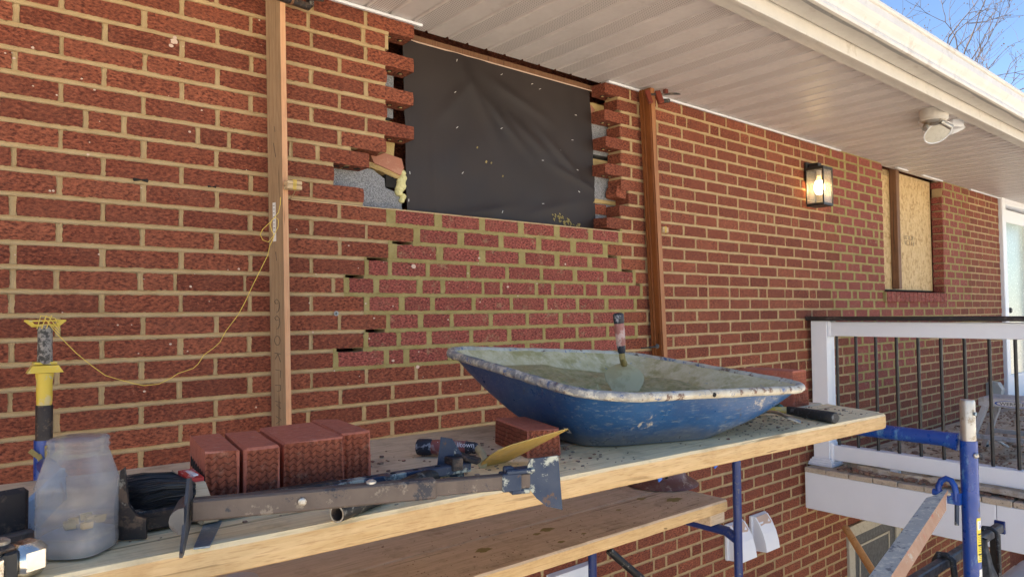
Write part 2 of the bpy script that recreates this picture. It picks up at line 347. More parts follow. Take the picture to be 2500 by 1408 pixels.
# ------------------------------------------------------------------ mesh builder
class MB:
    def __init__(s): s.v = []; s.f = []; s.mi = []; s.mats = []; s.tone = None; s.T = None
    def mid(s, mat):
        if mat is None: return 0
        if mat not in s.mats: s.mats.append(mat)
        return s.mats.index(mat)
    def add(s, vs, fs, mat=None):
        o = len(s.v); k = s.mid(mat)
        s.v += [Vector(p) if s.T is None else s.T @ Vector(p) for p in vs]
        s.f += [tuple(o+i for i in f) for f in fs]; s.mi += [k]*len(fs)
    def box(s, a, b, mat=None, bev=0):
        x0, y0, z0 = (min(a[i], b[i]) for i in range(3)); x1, y1, z1 = (max(a[i], b[i]) for i in range(3))
        s.obox(Vector(((x0+x1)/2, (y0+y1)/2, (z0+z1)/2)), ((x1-x0)/2, (y1-y0)/2, (z1-z0)/2), Matrix.Identity(3), mat, bev)
    def obox(s, c, h, R=None, mat=None, bev=0):
        R = R or Matrix.Identity(3); c = Vector(c)
        if bev <= 0:
            vs = [c + R @ Vector((sx*h[0], sy*h[1], sz*h[2])) for sz in (-1, 1) for sy in (-1, 1) for sx in (-1, 1)]
            s.add(vs, [(0, 2, 3, 1), (4, 5, 7, 6), (0, 1, 5, 4), (2, 6, 7, 3), (0, 4, 6, 2), (1, 3, 7, 5)], mat); return
        b = min(bev, min(h)*.9); vs = []; idx = {}
        for sx in (-1, 1):
            for sy in (-1, 1):
                for sz in (-1, 1):
                    for a in range(3):
                        q = [sx*(h[0]-b), sy*(h[1]-b), sz*(h[2]-b)]; q[a] += (sx, sy, sz)[a]*b
                        idx[(sx, sy, sz, a)] = len(vs); vs.append(c + R @ Vector(q))
        fs = []
        sg = (-1, 1)
        for a in range(3):
            o1, o2 = [i for i in range(3) if i != a]
            for t in sg:
                def key(p, q):
                    k = [0, 0, 0]; k[a] = t; k[o1] = p; k[o2] = q; return tuple(k)
                q = [idx[key(p, r)+(a,)] for p, r in ((-1, -1), (1, -1), (1, 1), (-1, 1))]
                if (t == 1) == (a == 1): q.reverse()
                fs.append(tuple(q))
        for a in range(3):
            o1, o2 = [i for i in range(3) if i != a]
            for p in sg:
                for q in sg:
                    def k2(t):
                        k = [0, 0, 0]; k[a] = t; k[o1] = p; k[o2] = q; return tuple(k)
                    fs.append((idx[k2(-1)+(o1,)], idx[k2(1)+(o1,)], idx[k2(1)+(o2,)], idx[k2(-1)+(o2,)]))
        for sx in sg:
            for sy in sg:
                for sz in sg: fs.append(tuple(idx[(sx, sy, sz, a)] for a in range(3)))
        s.add(vs, fs, mat)
    def tube(s, pts, r, n=12, mat=None, cap=True, hollow=0):
        pts = [Vector(p) for p in pts]; m = len(pts); rr = r if hasattr(r, '__len__') else [r]*m
        d0 = (pts[1]-pts[0]).normalized(); a = d0.orthogonal().normalized(); vs = []; fs = []
        for i, p in enumerate(pts):
            d = ((pts[min(i+1, m-1)]-pts[max(i-1, 0)])).normalized()
            a = (a - d*a.dot(d)).normalized(); b = d.cross(a)
            for k in range(n): vs.append(p + (a*cos(2*pi*k/n)+b*sin(2*pi*k/n))*rr[i])
        for i in range(m-1):
            for k in range(n): fs.append((i*n+k, i*n+(k+1) % n, (i+1)*n+(k+1) % n, (i+1)*n+k))
        if cap: fs.append(tuple(reversed(range(n)))); fs.append(tuple((m-1)*n+k for k in range(n)))
        s.add(vs, fs, mat)
    def lathe(s, prof, org, axis=(0, 0, 1), n=24, mat=None, sq=0, ref=None):
        ax = Vector(axis).normalized(); a = Vector(ref).normalized() if ref else ax.orthogonal().normalized(); b = ax.cross(a); org = Vector(org); vs = []; fs = []
        for r, h in prof:
            for k in range(n):
                t = 2*pi*k/n; f = 1
                if sq: f = 1/((abs(cos(t))**(2+sq)+abs(sin(t))**(2+sq))**(1/(2+sq)))
                vs.append(org + ax*h + (a*cos(t)+b*sin(t))*r*f)
        for i in range(len(prof)-1):
            for k in range(n): fs.append((i*n+k, i*n+(k+1) % n, (i+1)*n+(k+1) % n, (i+1)*n+k))
        if prof[0][0] > 1e-6: fs.append(tuple(reversed(range(n))))
        if prof[-1][0] > 1e-6: fs.append(tuple((len(prof)-1)*n+k for k in range(n)))
        s.add(vs, fs, mat)
    def prism(s, poly, d, mat=None, side=None):
        poly = [Vector(p) for p in poly]; d = Vector(d); n = len(poly)
        s.add(poly+[p+d for p in poly], [tuple(reversed(range(n))), tuple(range(n, 2*n))], mat)
        s.add(poly+[p+d for p in poly], [(i, (i+1) % n, n+(i+1) % n, n+i) for i in range(n)], side or mat)
    def grid(s, nu, nv, fn, mat=None, wrap=False):
        vs = [fn(i/(nu-1) if not wrap else i/nu, j/(nv-1)) for i in range(nu) for j in range(nv)]; fs = []
        for i in range(nu if wrap else nu-1):
            for j in range(nv-1): i2 = (i+1) % nu; fs.append((i*nv+j, i2*nv+j, i2*nv+j+1, i*nv+j+1))
        s.add(vs, fs, mat)
    def build(s, name, mat=None, parent=None, smooth=False, kind=None, off=None, recalc=True, local=False):
        """verts given in world coordinates unless local; stored relative to the parent's base"""
        base = Vector((0, 0, 0))
        if not local:
            base = Vector(parent['base']) if parent is not None and 'base' in parent else Vector(off or (0, 0, 0))
        me = bpy.data.meshes.new(name)
        me.from_pydata([tuple(p-base) for p in s.v], [], s.f)
        ms = list(s.mats) or ([mat] if mat else [])
        for k in ms: me.materials.append(M[k] if isinstance(k, str) else k)
        me.polygons.foreach_set('material_index', s.mi)
        if recalc:
            bm = bmesh.new(); bm.from_mesh(me); bmesh.ops.recalc_face_normals(bm, faces=bm.faces); bm.to_mesh(me); bm.free()
        if smooth:
            me.polygons.foreach_set('use_smooth', [True]*len(me.polygons))
            me.set_sharp_from_angle(angle=radians(38))
        if s.tone is not None:
            at = me.attributes.new('tone', 'FLOAT', 'FACE'); at.data.foreach_set('value', s.tone)
        o = bpy.data.objects.new(name, me); COL.objects.link(o)
        if parent is not None:
            o.parent = parent
            if 'base' in parent: o['base'] = tuple(base) if False else parent['base']
        elif off is not None: o.location = off
        if kind: o['kind'] = kind
        return o

def tag(o, label=None, cat=None, group=None, kind=None):
    if label: o['label'] = label
    if cat: o['category'] = cat
    if group: o['group'] = group
    if kind: o['kind'] = kind
    return o
def thing(name, loc, label, cat, group=None, rot=None):
    o = bpy.data.objects.new(name, None); COL.objects.link(o); o.location = loc
    o.empty_display_size = .05
    if rot is None: o['base'] = tuple(loc)
    else:
        o['base'] = (0, 0, 0); o.rotation_euler = rot
    return tag(o, label, cat, group)
def frame(d, up=(0, 0, 1)):
    """3x3 with columns: x along d, z near up"""
    x = Vector(d).normalized(); z = Vector(up); z = (z - x*z.dot(x)).normalized(); y = z.cross(x)
    return Matrix((x, y, z)).transposed()
def N3(x, y, z=0): return mnoise.noise(Vector((x, y, z)))
_dg = None
def text_into(mb, body, org, xd, yd, size, mat, depth=.0004, squeeze=1.0):
    cu = bpy.data.curves.new('text', 'FONT'); cu.body = body; cu.size = size; cu.extrude = depth/2; cu.resolution_u = 2
    ob = bpy.data.objects.new('text', cu); COL.objects.link(ob)
    dg = bpy.context.evaluated_depsgraph_get(); me = bpy.data.meshes.new_from_object(ob.evaluated_get(dg))
    bpy.data.objects.remove(ob); 
    xd = Vector(xd).normalized(); yd = Vector(yd).normalized(); zd = xd.cross(yd)
    mb.add([Vector(org)+xd*v.co.x*squeeze+yd*v.co.y+zd*v.co.z for v in me.vertices], [tuple(p.vertices) for p in me.polygons], mat)
    bpy.data.meshes.remove(me)

# ------------------------------------------------------------------ GROUND
GZ = -3.5
g = MB(); g.add([(-400, -400, GZ), (400, -400, GZ), (400, 400, GZ), (-400, 400, GZ)], [(0, 1, 2, 3)])
g.build('ground', 'ground', kind='structure')

# ------------------------------------------------------------------ BRICK WALL
CH, ML, X0, Z0 = .0672724, .2159, .39718, .004046      # course height, brick module, bond phase, bed 0
BL, BH, BD = .2039, .0538, .088
XEND = 8.615
def bedz(i): return Z0 + i*CH
wall = thing('brick_wall', (0, 0, 0), 'red brick house wall with tan mortar and a half rebuilt gap below black paper', 'brick wall')

PATCH = {5: ([1.385, 1.6, 1.819, 2.038, 2.257, 2.48], [1.565, 1.789, 2.006, 2.222, 2.448, 2.665], 1.345, 2.696),
 4: ([1.495, 1.709, 1.921, 2.141, 2.363], [1.678, 1.894, 2.11, 2.327, 2.549], 1.467, 2.584),
 3: ([1.39, 1.605, 1.82, 2.045, 2.254, 2.47], [1.573, 1.788, 2.008, 2.223, 2.441, 2.655], 1.353, 2.684),
 2: ([1.269, 1.368, 1.54, 1.739, 1.949, 2.15, 2.369, 2.575], [1.352, 1.523, 1.724, 1.93, 2.131, 2.341, 2.551, 2.769], 1.252, 2.793),
 1: ([1.19, 1.313, 1.506, 1.613, 1.813, 1.912, 2.119, 2.217, 2.426, 2.528, 2.735], [1.29, 1.48, 1.592, 1.8, 1.899, 2.101, 2.202, 2.413, 2.506, 2.716, 2.825], 1.17, 2.845),
 0: ([1.272, 1.424, 1.563, 1.767, 1.971, 2.174, 2.379, 2.583], [1.4, 1.542, 1.748, 1.953, 2.155, 2.359, 2.557, 2.776], 1.249, 2.795),
 -1: ([1.36, 1.508, 1.654, 1.858, 2.062, 2.269, 2.474], [1.485, 1.636, 1.837, 2.044, 2.246, 2.457, 2.676], 1.341, 2.699),
 -2: ([1.266, 1.407, 1.547, 1.753, 1.959, 2.161, 2.372, 2.585], [1.389, 1.524, 1.734, 1.937, 2.146, 2.356, 2.567, 2.782], 1.251, 2.801),
 -3: ([1.146, 1.354, 1.443, 1.644, 1.857, 2.064, 2.275, 2.479], [1.333, 1.418, 1.626, 1.836, 2.039, 2.252, 2.462, 2.692], 1.127, 2.705)}
LEFT_END = {6: 1.25, 7: 1.132, 8: 1.285, 9: 1.348, 10: 1.472, 11: 1.352, 12: 1.474, 13: 1.349, 14: 1.471, 15: 1.364, 16: 1.474}
RIGHT_START = {6: 2.577, 7: 2.678, 8: 2.746, 9: 2.691, 10: 2.577, 11: 2.687, 12: 2.580, 13: 2.685, 14: 2.577, 15: 2.669, 16: 2.579}
OW0, OW1 = 5.787, 7.016                                   # opening of the boarded window, rows 2 and up
ROW_LO, ROW_HI = -52, 16
rw = random.Random(3)
def far_patch(r):
    """olive repointed zone round the boarded window"""
    if r > 16 or r < -9: return None
    if r >= 1: a = 4.86 + (.11 if r % 2 else 0) - (.10 if r in (1, 2, 8) else 0); b = 7.62 + (.10 if r % 2 else 0)
    else: a = 4.90 + (-r)*.03 + (.1 if r % 2 else 0); b = 7.3 + r*.16 + (.1 if r % 2 else 0)
    return a, b
def bond(r):
    """(start, end) of every brick of the regular bond of this row"""
    out = []
    if (r-1) % 7 == 0:                                     # every seventh course alternates headers and stretchers
        x = {1: .236-.324*5, 8: .352-.3087*5}.get(r, .30-.3165*5+.07*(r % 3)); st = {1: .3138, 8: .3087}.get(r, .3165); hd = {1: .0985, 8: .0985}.get(r, .1)
        while x < XEND:
            out.append((x+.006, x+hd-.006)); out.append((x+hd+.006, x+st-.006)); x += st
    else:
        x = X0 - 9*ML + (ML/2 if r % 2 else 0)
        while x < XEND: out.append((x+.0066, x+ML-.0066)); x += ML
    return out
def cut(lst, a, b):
    """bricks of lst clipped to a..b"""
    out = []
    for p, q in lst:
        p2, q2 = max(p, a), min(q, b)
        if q2-p2 > .03: out.append((p2, q2))
    return out
rows = {}
XMIN = -1.5
for r in range(ROW_LO, ROW_HI+1):
    base = bond(r); L = []
    segs = [(XMIN, XEND-.01)]
    if r in PATCH:
        a, b, oe, os_ = PATCH[r]
        segs = [(XMIN, oe), (os_, XEND-.01)]
    elif r in LEFT_END: segs = [(XMIN, LEFT_END[r]), (RIGHT_START[r], XEND-.01)]
    if r >= 2:
        p, q = segs.pop(); segs += [(p, OW0-.001), (OW1+.001, q)]
    elif r == 1:
        p, q = segs.pop(); segs += [(p, OW0-.045), (OW1+.012, q)]
    fp = far_patch(r)
    for p, q in segs:
        for a2, b2 in cut(base, p, q):
            kind = 'old'
            if fp and a2 > fp[0]-.05 and b2 < fp[1]+.05:
                kind = 'new'; a2 += .008; b2 -= .008
                if b2-a2 < .03: continue
            L.append([a2+rw.uniform(-.0025, .0025), b2+rw.uniform(-.0025, .0025), kind])
    if r in PATCH:
        for a2, b2 in zip(PATCH[r][0], PATCH[r][1]): L.append([a2, b2, 'new'])
    L.sort(); rows[r] = L
    # a joint at the end of the old run is exact where the wall was toothed
    for B in L:
        if r in LEFT_END and abs(B[1]-LEFT_END[r]) < .004: B[1] = LEFT_END[r]

# brick shapes: rug-faced bricks with chipped, uneven arrises
def brick_shape(seed, chip=.0014, nl=5, ns=2):
    q = random.Random(seed); pts = []
    def per(a, b, n):
        for i in range(n): t = i/n; pts.append((a[0]+(b[0]-a[0])*t, a[1]+(b[1]-a[1])*t))
    hx, hz = .102, BH/2
    cs = [(-hx, -hz), (hx, -hz), (hx, hz), (-hx, hz)]
    for i in range(4): per(cs[i], cs[(i+1) % 4], nl if i % 2 == 0 else ns)
    n = len(pts); fr = []
    for x, z in pts:
        cor = abs(abs(x)-hx) < 1e-6 and abs(abs(z)-hz) < 1e-6
        k = q.uniform(.0005, .003) if cor else 0
        fr.append((x*(1-k/hx) + q.uniform(-chip, chip), q.uniform(-.0006, .0006), z*(1-k/hz) + q.uniform(-chip, chip)))
    bk = [(x, BD, z) for x, z in pts]
    return fr+bk, [tuple(range(n))] + [(i, n+i, n+(i+1) % n, (i+1) % n) for i in range(n)]
def brick_mesh(name, mat, seed, chip):
    v, f = brick_shape(seed, chip); me = bpy.data.meshes.new(name); me.from_pydata(v, [], f); me.materials.append(M[mat]); return me
VAR = {'old': [brick_mesh('brick', 'brick', s, .0014) for s in range(10)], 'new': [brick_mesh('new_brick', 'new_brick', 50+s, .0022) for s in range(8)]}
RAW = {'old': [brick_shape(s, .0014) for s in range(10)], 'new': [brick_shape(50+s, .0022) for s in range(8)]}

def screen(P):
    d = P-EYE; z = d.dot(FW)
    if z < .05: return None
    return Vector((1250+CAMF*d.dot(RT)/z, 704-CAMF*d.dot(UP)/z))
cand = []
for r, L in rows.items():
    zc = bedz(r)+CH/2
    for a, b, k in L:
        c = [screen(Vector((x, 0, z))) for x, z in ((a, zc-BH/2), (b, zc-BH/2), (b, zc+BH/2), (a, zc+BH/2))]
        ar = 0
        if all(c) and min(p.x for p in c) < 2500 and max(p.x for p in c) > 0 and min(p.y for p in c) < 1408 and max(p.y for p in c) > 0:
            ar = abs(sum(c[i].x*c[(i+1) % 4].y-c[(i+1) % 4].x*c[i].y for i in range(4)))/2
            mx, my = sum(p.x for p in c)/4, sum(p.y for p in c)/4
            # what the planks, the barrow and the soffit hide is not picked out brick by brick
            if my > 1215 - .2*(mx-0)*.35 and mx < 1250: ar *= .01
            if 700 < mx < 1780 and my > 1100 and my < 1330-.25*(mx-1300): ar *= .01
            if mx < 450 and my > 1150: ar *= .3
            if 1230 < mx < 1850 and 930 < my < 1080: ar *= .05
        cand.append((ar, r, a, b, k, zc))
cand.sort(key=lambda t: -t[0])
rb = random.Random(11)
stuff_old = MB(); stuff_new = MB(); stuff_old.tone = []; stuff_new.tone = []
for i, (ar, r, a, b, k, zc) in enumerate(cand):
    vi = rb.randrange(len(VAR[k])); dx = rb.uniform(-.0008, .0008)
    sx = (b-a)/.204
    dy = rb.uniform(-.0012, .0012); tilt = rb.uniform(-.006, .006)
    if i < 299:
        nm = 'brick'
        o = bpy.data.objects.new(nm, VAR[k][vi]); COL.objects.link(o); o.parent = wall
        o.location = ((a+b)/2, dy, zc); o.scale = (sx, 1, 1); o.rotation_euler = (0, tilt*.5, 0)
        if k == 'new': o['label'] = 'rough pinkish red brick newly laid in wet olive mortar'
    else:
        mb = stuff_old if k == 'old' else stuff_new
        v, f = RAW[k][vi]
        mb.add([((a+b)/2+p[0]*sx, p[1]+dy, zc+p[2]) for p in v], f); mb.tone += [rb.random()]*len(f)
stuff_old.build('brick', 'brick', wall, kind='stuff', recalc=False)
stuff_new.build('brick', 'new_brick', wall, kind='stuff', recalc=False)['label'] = 'rough bricks repointed with olive mortar'

# mortar: a core behind the bricks and ragged raked strips along every joint
GAPS = {4: [(1.372, 1.462), (2.588, 2.655)], 3: [(1.262, 1.352), (2.686, 2.772)], 2: [(1.175, 1.252), (2.792, 2.83)], -1: [(1.256, 1.340)], -2: [(1.14, 1.248)], 6: [(2.579, 2.676)]}
def extents(r):
    """x ranges of wall present in row r (mortar core)"""
    segs = [(XMIN-.05, XEND-.004)]
    if r in LEFT_END:
        le = {6: 1.248, 7: 1.130, 8: 1.20, 9: 1.34, 10: 1.345, 11: 1.345, 12: 1.345, 13: 1.345, 14: 1.345, 15: 1.36, 16: 1.37}[r]
        rs = {6: 2.68, 7: 2.69, 8: 2.752, 9: 2.70, 10: 2.70, 11: 2.70, 12: 2.70, 13: 2.70, 14: 2.70, 15: 2.68, 16: 2.67}[r]
        segs = [(XMIN-.05, le), (rs, XEND-.004)]
    if r >= 2:
        p, q = segs.pop(); segs += [(p, OW0-.02), (OW1+.035, q)]
    return segs
def isect(A, B):
    return [(max(a, c), min(b, d)) for a, b in A for c, d in B if min(b, d)-max(a, c) > .004]
def minus(A, G):
    for g0, g1 in G:
        out = []
        for a, b in A:
            if g1 <= a or g0 >= b: out.append((a, b)); continue
            if g0 > a: out.append((a, g0))
            if g1 < b: out.append((g1, b))
        A = out
    return A
def newzone(r):
    z = []
    if r in PATCH: z.append((PATCH[r][2], PATCH[r][3]))
    f = far_patch(r)
    if f: z.append(f)
    return z
core = MB(); newm = MB()
def strip(mb, horiz, a, b, c, hw, seg, fresh, seed):
    n = max(2, int((b-a)/seg)+1); vs = []; amp = .0038 if fresh else .0030
    for i in range(n+1):
        t = a+(b-a)*i/n; f = 130 if seg < .012 else 60
        e0 = hw + amp*(N3(t*f, seed, 1)) + .0006; e1 = hw + amp*N3(t*f, seed, 5) + .0006
        w_ = .0012*N3(t*30, seed, 9)
        if fresh: yy = [.003, -.0012+.0016*N3(t*150, seed, 2), .0008+.002*N3(t*90, seed, 3), .0008+.002*N3(t*90, seed, 4), -.0012+.0016*N3(t*150, seed, 6), .003]
        else: yy = [.0035, -.0008+.0006*N3(t*150, seed, 2), .0038+w_, .0036+w_, -.0008+.0006*N3(t*150, seed, 6), .0035]
        zz = [-e0-.0006, -e0, -hw*.55, hw*.45, e1, e1+.0006]
        for y, z in zip(yy, zz): vs.append((t, y, c+z) if horiz else (c+z, y, t))
    fs = [(i*6+k, (i+1)*6+k, (i+1)*6+k+1, i*6+k+1) for i in range(n) for k in range(5)]
    mb.add(vs, fs)
def segf(x): return .006 if x < 2.2 else (.009 if x < 3.4 else .03)
JH = (CH-BH)/2
for i in range(ROW_LO, ROW_HI+2):
    A = isect(extents(min(i, ROW_HI)), extents(max(i-1, ROW_LO))) if i <= ROW_HI else extents(ROW_HI)
    A = minus(A, GAPS.get(i, []))
    if i == 6: A = minus(A, [(1.385, 2.66)])              # top of the newest course is still bare
    nz = newzone(i) + newzone(i-1); z = bedz(i)
    for a, b in A: core.box((a, .0062, z-JH-.0005), (b, .0895, z+JH+.0005))
    if i == 6: core.box((1.36, .0062, z-JH-.001), (2.67, .0895, z-JH+.004))
    newA = isect(A, nz) if nz else []
    mg = []
    for a, b in sorted(newA):
        if mg and a <= mg[-1][1]: mg[-1] = (mg[-1][0], max(b, mg[-1][1]))
        else: mg.append((a, b))
    for a, b in mg:
        strip(newm, True, a, b, z, JH, segf(a), True, i*1.7)
    for a, b in minus(A, mg):
        # split for level of detail
        cutp = [a]+[x for x in (2.2, 3.4) if a < x < b]+[b]
        for p, q in zip(cutp, cutp[1:]): strip(core, True, p, q, z, JH, segf(p+1e-4), False, i*1.7)
for r, L in rows.items():
    zb, zt = bedz(r)+JH, bedz(r+1)-JH
    for a, b in extents(r): core.box((a, .006, zb), (b, .09, zt))
    if r in LEFT_END and r not in (9, 11, 13, 15): pass
    nz = newzone(r)
    for (a, b, k), (a2, b2, k2) in zip(L, L[1:]):
        gap = a2-b
        if gap > .075 or gap < .001: continue
        c = (b+a2)/2
        fresh = any(p-.004 <= c <= q+.004 for p, q in nz)
        if fresh and gap > .03: newm.box((b, .003, zb), (a2, .0892, zt))
        strip(newm if fresh else core, False, zb-.002, zt+.002, c, gap/2, segf(c), fresh, r*3.1+c*7)
core.build('mortar', 'mortar', wall, recalc=True)
newm.build('mortar', 'new_mortar', wall, recalc=True)['label'] = 'olive fresh mortar of the repaired areas'
# mortar plugs and core holes under the bricks that stick out of the toothed edge
plug = MB(); hole = MB()
for r in (10, 12, 14, 16):
    z = bedz(r)+JH-.0006
    for x in (1.385, 1.435): hole.lathe([(.0001, -.0006), (.011, -.0008), (.0115, .002)], (x, .045, z), (0, 0, 1), 12); plug.lathe([(.0001, -.0035), (.006, -.0024), (.0075, .001)], (x+.002, .046, z), (0, 0, 1), 8)
    for x in (2.61, 2.655): hole.lathe([(.0001, -.0006), (.011, -.0008), (.0115, .002)], (x, .045, z), (0, 0, 1), 12); plug.lathe([(.0001, -.0035), (.006, -.0024), (.0075, .001)], (x+.002, .046, z), (0, 0, 1), 8)
z = bedz(8)+JH-.0006
for x in (1.16, 1.20, 1.245): hole.lathe([(.0001, -.0006), (.013, -.0008), (.0135, .002)], (x, .045, z), (0, 0, 1), 12)
hole.build('core_hole', 'cavity', wall); plug.build('mortar_plug', 'tooth_mortar', wall)
# inner leaf seen through the toothed edges: concrete block, mortar lumps, clay chunk, foam
def lumpy(mb, poly, y0, y1, amp, seed, n=5, mat=None):
    """ragged slab: outline poly in xz, front at y0"""
    P = []; m = len(poly)
    for i in range(m):
        a, b = poly[i], poly[(i+1) % m]
        for k in range(n):
            t = k/n; x = a[0]+(b[0]-a[0])*t; z = a[1]+(b[1]-a[1])*t
            P.append((x+amp*N3(x*90, z*90, seed), z+amp*N3(x*90, z*90, seed+7)))
    c = (sum(p[0] for p in P)/len(P), sum(p[1] for p in P)/len(P)); k = len(P)
    ring = [(c[0]+(p[0]-c[0])*.6, y0-amp*.8+amp*N3(p[0]*120, p[1]*120, seed), c[1]+(p[1]-c[1])*.6) for p in P]
    vs = [(p[0], y0, p[1]) for p in P] + [(p[0], y1, p[1]) for p in P] + ring + [(c[0], y0-amp, c[1])]
    fs = [(i, (i+1) % k, k+(i+1) % k, k+i) for i in range(k)] + [(i, (i+1) % k, 2*k+(i+1) % k, 2*k+i) for i in range(k)] + [(2*k+i, 2*k+(i+1) % k, 3*k) for i in range(k)]
    mb.add(vs, fs, mat)
b6, b8, b9 = bedz(6), bedz(8), bedz(9)
c1 = MB(); lumpy(c1, [(1.10, b6-.02), (1.475, b6-.02), (1.468, .468), (1.44, .488), (1.395, .500), (1.392, .535), (1.34, .566), (1.285, .571), (1.10, .577)], .094, .2, .0018, 1, 7)
c1.build('concrete_block', 'cmu', wall)
c1 = MB(); lumpy(c1, [(1.30, .60), (1.435, .625), (1.44, .715), (1.428, .77), (1.30, .77)], .096, .2, .003, 3, 6); c1.build('concrete_block', 'tooth_mortar', wall)['label'] = 'mortar smeared block at the left edge of the gap'
c1 = MB(); lumpy(c1, [(1.30, .785), (1.435, .785), (1.44, 1.02), (1.30, 1.02)], .1, .2, .002, 4, 6); c1.build('concrete_block', 'cmu', wall)
c1 = MB(); lumpy(c1, [(1.12, .578), (1.285, .573), (1.34, .568), (1.42, .545), (1.468, .535), (1.46, .56), (1.36, .588), (1.25, .598), (1.12, .606)], .082, .16, .005, 5, 7); c1.build('mortar_lump', 'tooth_mortar', wall)
c1 = MB(); c1.prism([(1.335, .074, .588), (1.455, .074, .553), (1.47, .076, .585), (1.462, .08, .622), (1.36, .082, .640), (1.318, .08, .628)], (0, .05, 0)); c1.build('clay_chunk', 'clay', wall)
c1 = MB(); c1.box((1.395, .088, .503), (1.445, .19, .553)); c1.build('painted_void_shade', 'cavity', wall)  # solid dark box painting the shade of a hollow in the block
c1 = MB()
for x, z, r in [(1.462, .512, .022), (1.452, .488, .018), (1.470, .545, .018), (1.472, .47, .014), (1.466, .455, .012), (1.468, .565, .016), (1.462, .53, .02), (1.455, .50, .02), (1.352, .878, .014), (1.40, .89, .016), (1.392, .872, .014)]:
    c1.lathe([(.0001, -r)]+[(r*cos(a)*(1+.25*N3(a*2, x*50)), r*sin(a)) for a in (-1, -.5, 0, .5, 1)]+[(.0001, r)], (x, .088, z), (0, 0, 1), 9)
c1.build('foam_bead', 'foam', wall, True)
c1 = MB(); c1.box((2.55, .098, b6-.02), (2.79, .19, .735)); c1.box((2.55, .098, .80), (2.79, .19, 1.0)); c1.build('concrete_block', 'cmu', wall)
c1 = MB(); c1.box((2.55, .09, .742), (2.76, .19, .775)); lumpy(c1, [(2.56, 1.0), (2.75, 1.0), (2.75, 1.06), (2.56, 1.06)], .092, .19, .004, 12); lumpy(c1, [(2.57, .55), (2.75, .55), (2.75, .57), (2.57, .57)], .088, .17, .004, 13); c1.build('mortar_lump', 'tooth_mortar', wall)
c1 = MB(); c1.box((2.56, .088, .495), (2.675, .16, .545)); c1.build('inner_brick', 'brick', wall)
c1 = MB(); c1.box((2.57, .09, .955), (2.66, .16, 1.045)); c1.build('clay_chunk', 'clay', wall)
c1 = MB(); lumpy(c1, [(2.672, .58), (2.74, .573), (2.748, .60), (2.738, .632), (2.68, .636), (2.67, .61)], .012, .085, .005, 21, 4); c1.build('broken_brick', 'brick', wall)
# patch of lime and holes
c1 = MB()
for x, z, r in [(onY(343, 440).x, onY(343, 440).z, .011), (onY(517, 456).x, onY(517, 456).z, .007)]:
    c1.add([(x+r*cos(t)*(2.0), -.0026, z+r*.45*sin(t)+.3*r*sin(3*t)) for t in [k*pi/6 for k in range(12)]], [tuple(range(12))])
c1.build('soot_spot', 'cavity', wall)
c1 = MB(); ql = random.Random(31)
spots = [(425, 102, .011), (418, 112, .007), (427, 92, .006), (463, 322, .004), (1020, 895, .008), (960, 880, .006), (1170, 630, .006), (700, 420, .004), (1010, 650, .010), (1240, 700, .006), (1380, 645, .006)]+[(ql.uniform(5, 640), ql.uniform(20, 1000), ql.uniform(.0015, .004)) for _ in range(40)]+[(ql.uniform(720, 1500), ql.uniform(560, 1000), ql.uniform(.0015, .004)) for _ in range(40)]
for x, y, r in spots:
    p = onY(x, y, -.0016); c1.add([(p.x+r*(1+.5*N3(k*2.1, x, 3))*cos(k*pi/5), -.0017, p.z+r*.8*(1+.6*N3(k*1.7, y, 5))*sin(k*pi/5)) for k in range(10)], [tuple(range(10))])
c1.build('lime_spot', 'pink_board', wall, kind='stuff', recalc=False)
c1 = MB(); p = onY(820, 765); c1.lathe([(.0001, 0), (.004, 0), (.0045, .003), (.009, .003), (.009, -.0)], (p.x, -.001, p.z), (0, -1, 0), 12); c1.build('anchor_hole', 'box_grey', wall)

# back of the house: inner leaf, side and rear walls, floor, so no daylight leaks through
hb = MB()
hb.box((-6, .21, GZ), (1.475, .3, 1.3)); hb.box((1.475, .24, GZ), (2.55, .3, 1.3)); hb.box((2.55, .21, GZ), (14, .3, 1.3))
hb.box((-6, .0062, GZ), (XMIN-.052, .2, 1.24)); hb.box((-6, .3, GZ), (-5.8, 8, 1.3)); hb.box((13.8, .3, GZ), (14, 8, 1.3)); hb.box((-6, 7.8, GZ), (14, 8, 1.3))
hb.box((9.95, .004, GZ), (14, .2, 1.24))
hb.build('inner_wall', 'brick', wall)

# ------------------------------------------------------------------ ROOF, SOFFIT AND GUTTER
roof = thing('house_roof', (0, -1, 1.15), 'low roof eave with white perforated soffit and cream gutter over the wall', 'roof')
SZ = 1.150
RX0 = 1.571 - .1035*40
def soffit_piece(x0, perf, wide):
    m = MB(); y0, y1 = -.905, .045; z = SZ
    prof = [(0, z), (.0815, z), (.086, z+.008), (.097, z+.008), (.1015, z)]
    vs = []
    nY = 2
    for x, zz in prof:
        for y in (y0, y1): vs.append((x0+x, y, zz))
    mats = ['perf' if perf else 'soffit', 'soffit', 'soffit', 'soffit']
    for i, mt in enumerate(mats):
        m.add([vs[2*i], vs[2*i+1], vs[2*i+3], vs[2*i+2]], [(0, 1, 2, 3)], mt)
        m.add([(p[0], p[1], p[2]+.004) for p in (vs[2*i], vs[2*i+1], vs[2*i+3], vs[2*i+2])], [(3, 2, 1, 0)], 'soffit')
    # raised bead beside the groove
    m.tube([(x0+.1015, y0, z+.0005), (x0+.1015, y1, z+.0005)], .0016, 6, 'soffit', False)
    m.tube([(x0+.0815, y0, z+.0005), (x0+.0815, y1, z+.0005)], .0013, 6, 'soffit', False)
    return m
k = 0; x = RX0
while x < 11:
    pat = k % 2 == 1
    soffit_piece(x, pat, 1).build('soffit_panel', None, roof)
    x += .1035; k += 1
